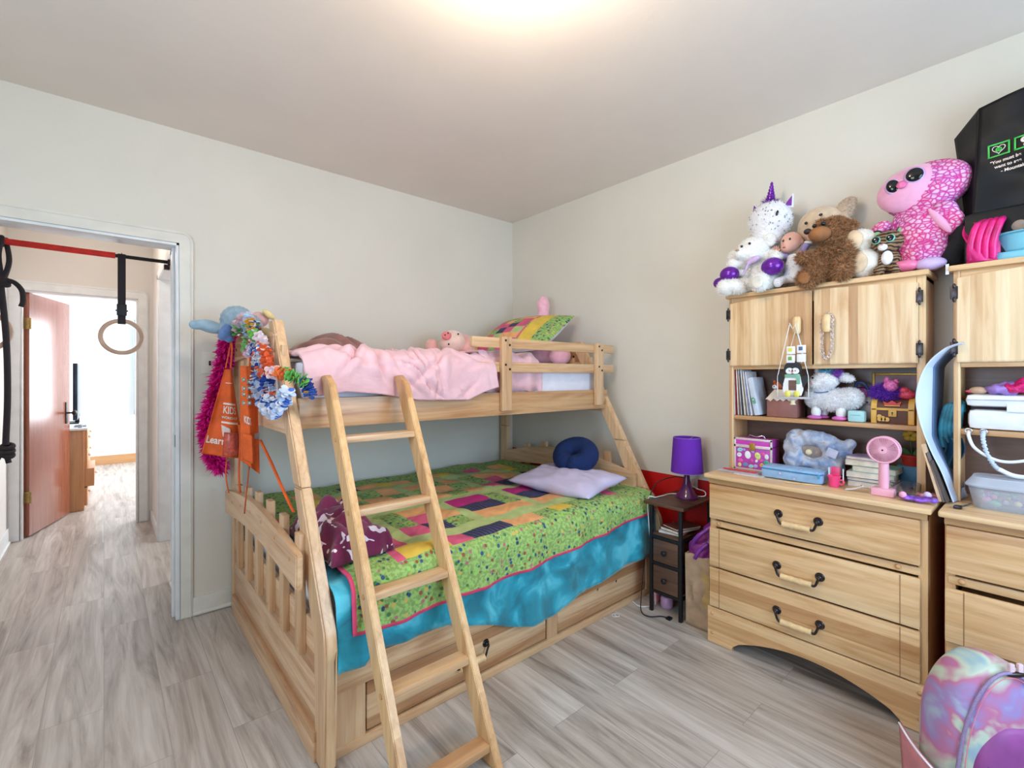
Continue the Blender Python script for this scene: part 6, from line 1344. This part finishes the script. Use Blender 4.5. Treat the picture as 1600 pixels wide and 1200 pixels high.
b.build('tub_lid', M('frosted_lid', (222, 228, 240), .2, .02, 10, 0, alpha=.5), tub, local=True)
rng = random.Random(9); tcs = [(232, 216, 150), (120, 190, 150), (240, 150, 180), (150, 110, 190), (230, 230, 240), (210, 80, 130), (90, 90, 160)]
for k in range(34):
    c = tcs[rng.randrange(7)]; x, y = rng.uniform(-.078, .085), rng.uniform(-.034, .034); z = T+rng.uniform(.014, .05); rr_ = rng.uniform(.007, .013)
    tag(MB().ell((2.44+y, .095-x, z), (rr_, rr_*rng.uniform(.7, 1.4), rr_*.8), (rng.random(), rng.random(), 0)).build('trinket', M('trk%d_%d_%d' % c, c, .4)), 'small colourful trinket inside the clear lidded tub', 'trinket', 'trinkets in the clear tub')
wbg = thing('white_train_case', 'white soft vanity case with a gap under its lid, on the right hutch shelf', 'vanity case', (2.515, .045, SH), RB)
WF = M('white_leatherette', (232, 234, 240), .45, .03, 30, .2)
MB().box((-.178, -.04, .0), (.18, .10, .076), bev=.022).build('case_body', WF, wbg, local=True); MB().box((-.184, -.044, .086), (.186, .10, .132), bev=.020).build('lid', WF, wbg, local=True); MB().box((-.17, -.02, .07), (.17, .08, .092), bev=.002).build('dark_gap', M('gap_shade', (40, 26, 32), .8, .3), wbg, local=True)  # dark block puts the shade of the gap below the lid into colour
MB().tube(spline([(-.18, -.045, .112), (0, -.047, .113), (.18, -.045, .112)]), .0018).build('piping', M('grey_piping', (190, 194, 206), .5), wbg, local=True)
MB().box((-.075, -.044, .070), (.0, -.039, .100), bev=.003).build('zip_flap', WF, wbg, local=True)
bc = MB(); bc.ell((-.012, -.046, .036), (.013, .002, .017)).ell((-.008, -.046, .060), (.008, .002, .007)); bc.build('bear_charm', M('grey_line', (160, 172, 196), .5), wbg, local=True)
hd_ = thing('case_straps', 'white strap and rope handle hanging down from the white vanity case', 'strap', (2.452, .10, SH-.14), RB)
MB().tube(spline([(-.118, .004, .132), (-.116, -.010, .115), (-.100, -.016, .075), (-.055, -.02, .042), (-.01, -.02, .035), (.05, -.02, .055), (.1, -.02, .09)]), .0055).build('strap', WF, hd_, local=True)
b = MB(); rp = spline([(-.078, .0, .135), (-.078, -.015, .110), (-.068, -.02, .06), (-.05, -.022, .02), (-.038, -.022, .005)], 8)
for i, p in enumerate(rp): b.ell(p, (.008, .007, .005), (0, .5 if i % 2 else -.5, 0), 10)
b.build('rope_handle', M('silver_rope', (190, 202, 220), .5), hd_, local=True)
MB().tube(spline([(-.038, -.022, .006), (.0, -.02, -.012), (.05, -.02, -.010), (.1, -.02, .01)]), .008).build('strap', WF, hd_, local=True)
for x in (-.118, -.078): MB().tor((x, .0, .135), .009, .0025, (PI/2, 0, 0)).build('ring', M('chrome', (200, 200, 205), .2, metal=1), hd_, local=True)
dd = thing('doll_bundle', 'small doll with blond hair and lilac dress lying on the white vanity case', 'doll', (2.50, .17, SH+.1325), RB)
soft('dress', [((.04, 0, .018), (.05, .035, .020)), ((.06, .01, .030), (.03, .03, .018))], M('lilac_dress', (156, 124, 200), .5, .2, 30, .4), dd, .005, disp=.008, dscale=50); MB().ell((-.025, 0, .014), (.026, .018, .014)).build('head', M('doll_head_tan', (206, 166, 140), .5), dd, local=True); MB().ell((-.045, .0, .010), (.016, .010, .006)).build('hair_bow', M('bow_pink', (230, 90, 130), .5), dd, local=True)
tag(soft('pink_sequin_cloth', [((0, 0, .022), (.07, .04, .022)), ((.04, 0, .035), (.06, .04, .03))], M('fuchsia_sequins', (210, 20, 110), .35, .3, 160, .6), None, .006, disp=.010, dscale=40), 'fuchsia sequined cloth heaped on the white vanity case at the right edge', 'cloth')
o = bpy.data.objects['pink_sequin_cloth']; o.location = (2.50, .065, SH+.1325); o.rotation_euler = (0, 0, RB)
tag(MB().box((2.305, .222, T), (2.335, .245, T+.010), bev=.003).tube(spline([(2.32, .225, T+.008), (2.33, .21, T+.014), (2.34, .20, T+.02)]), .003).build('hair_clip', BRONZE), 'small metal hair clip beside the foot of the curled poster', 'hair clip')
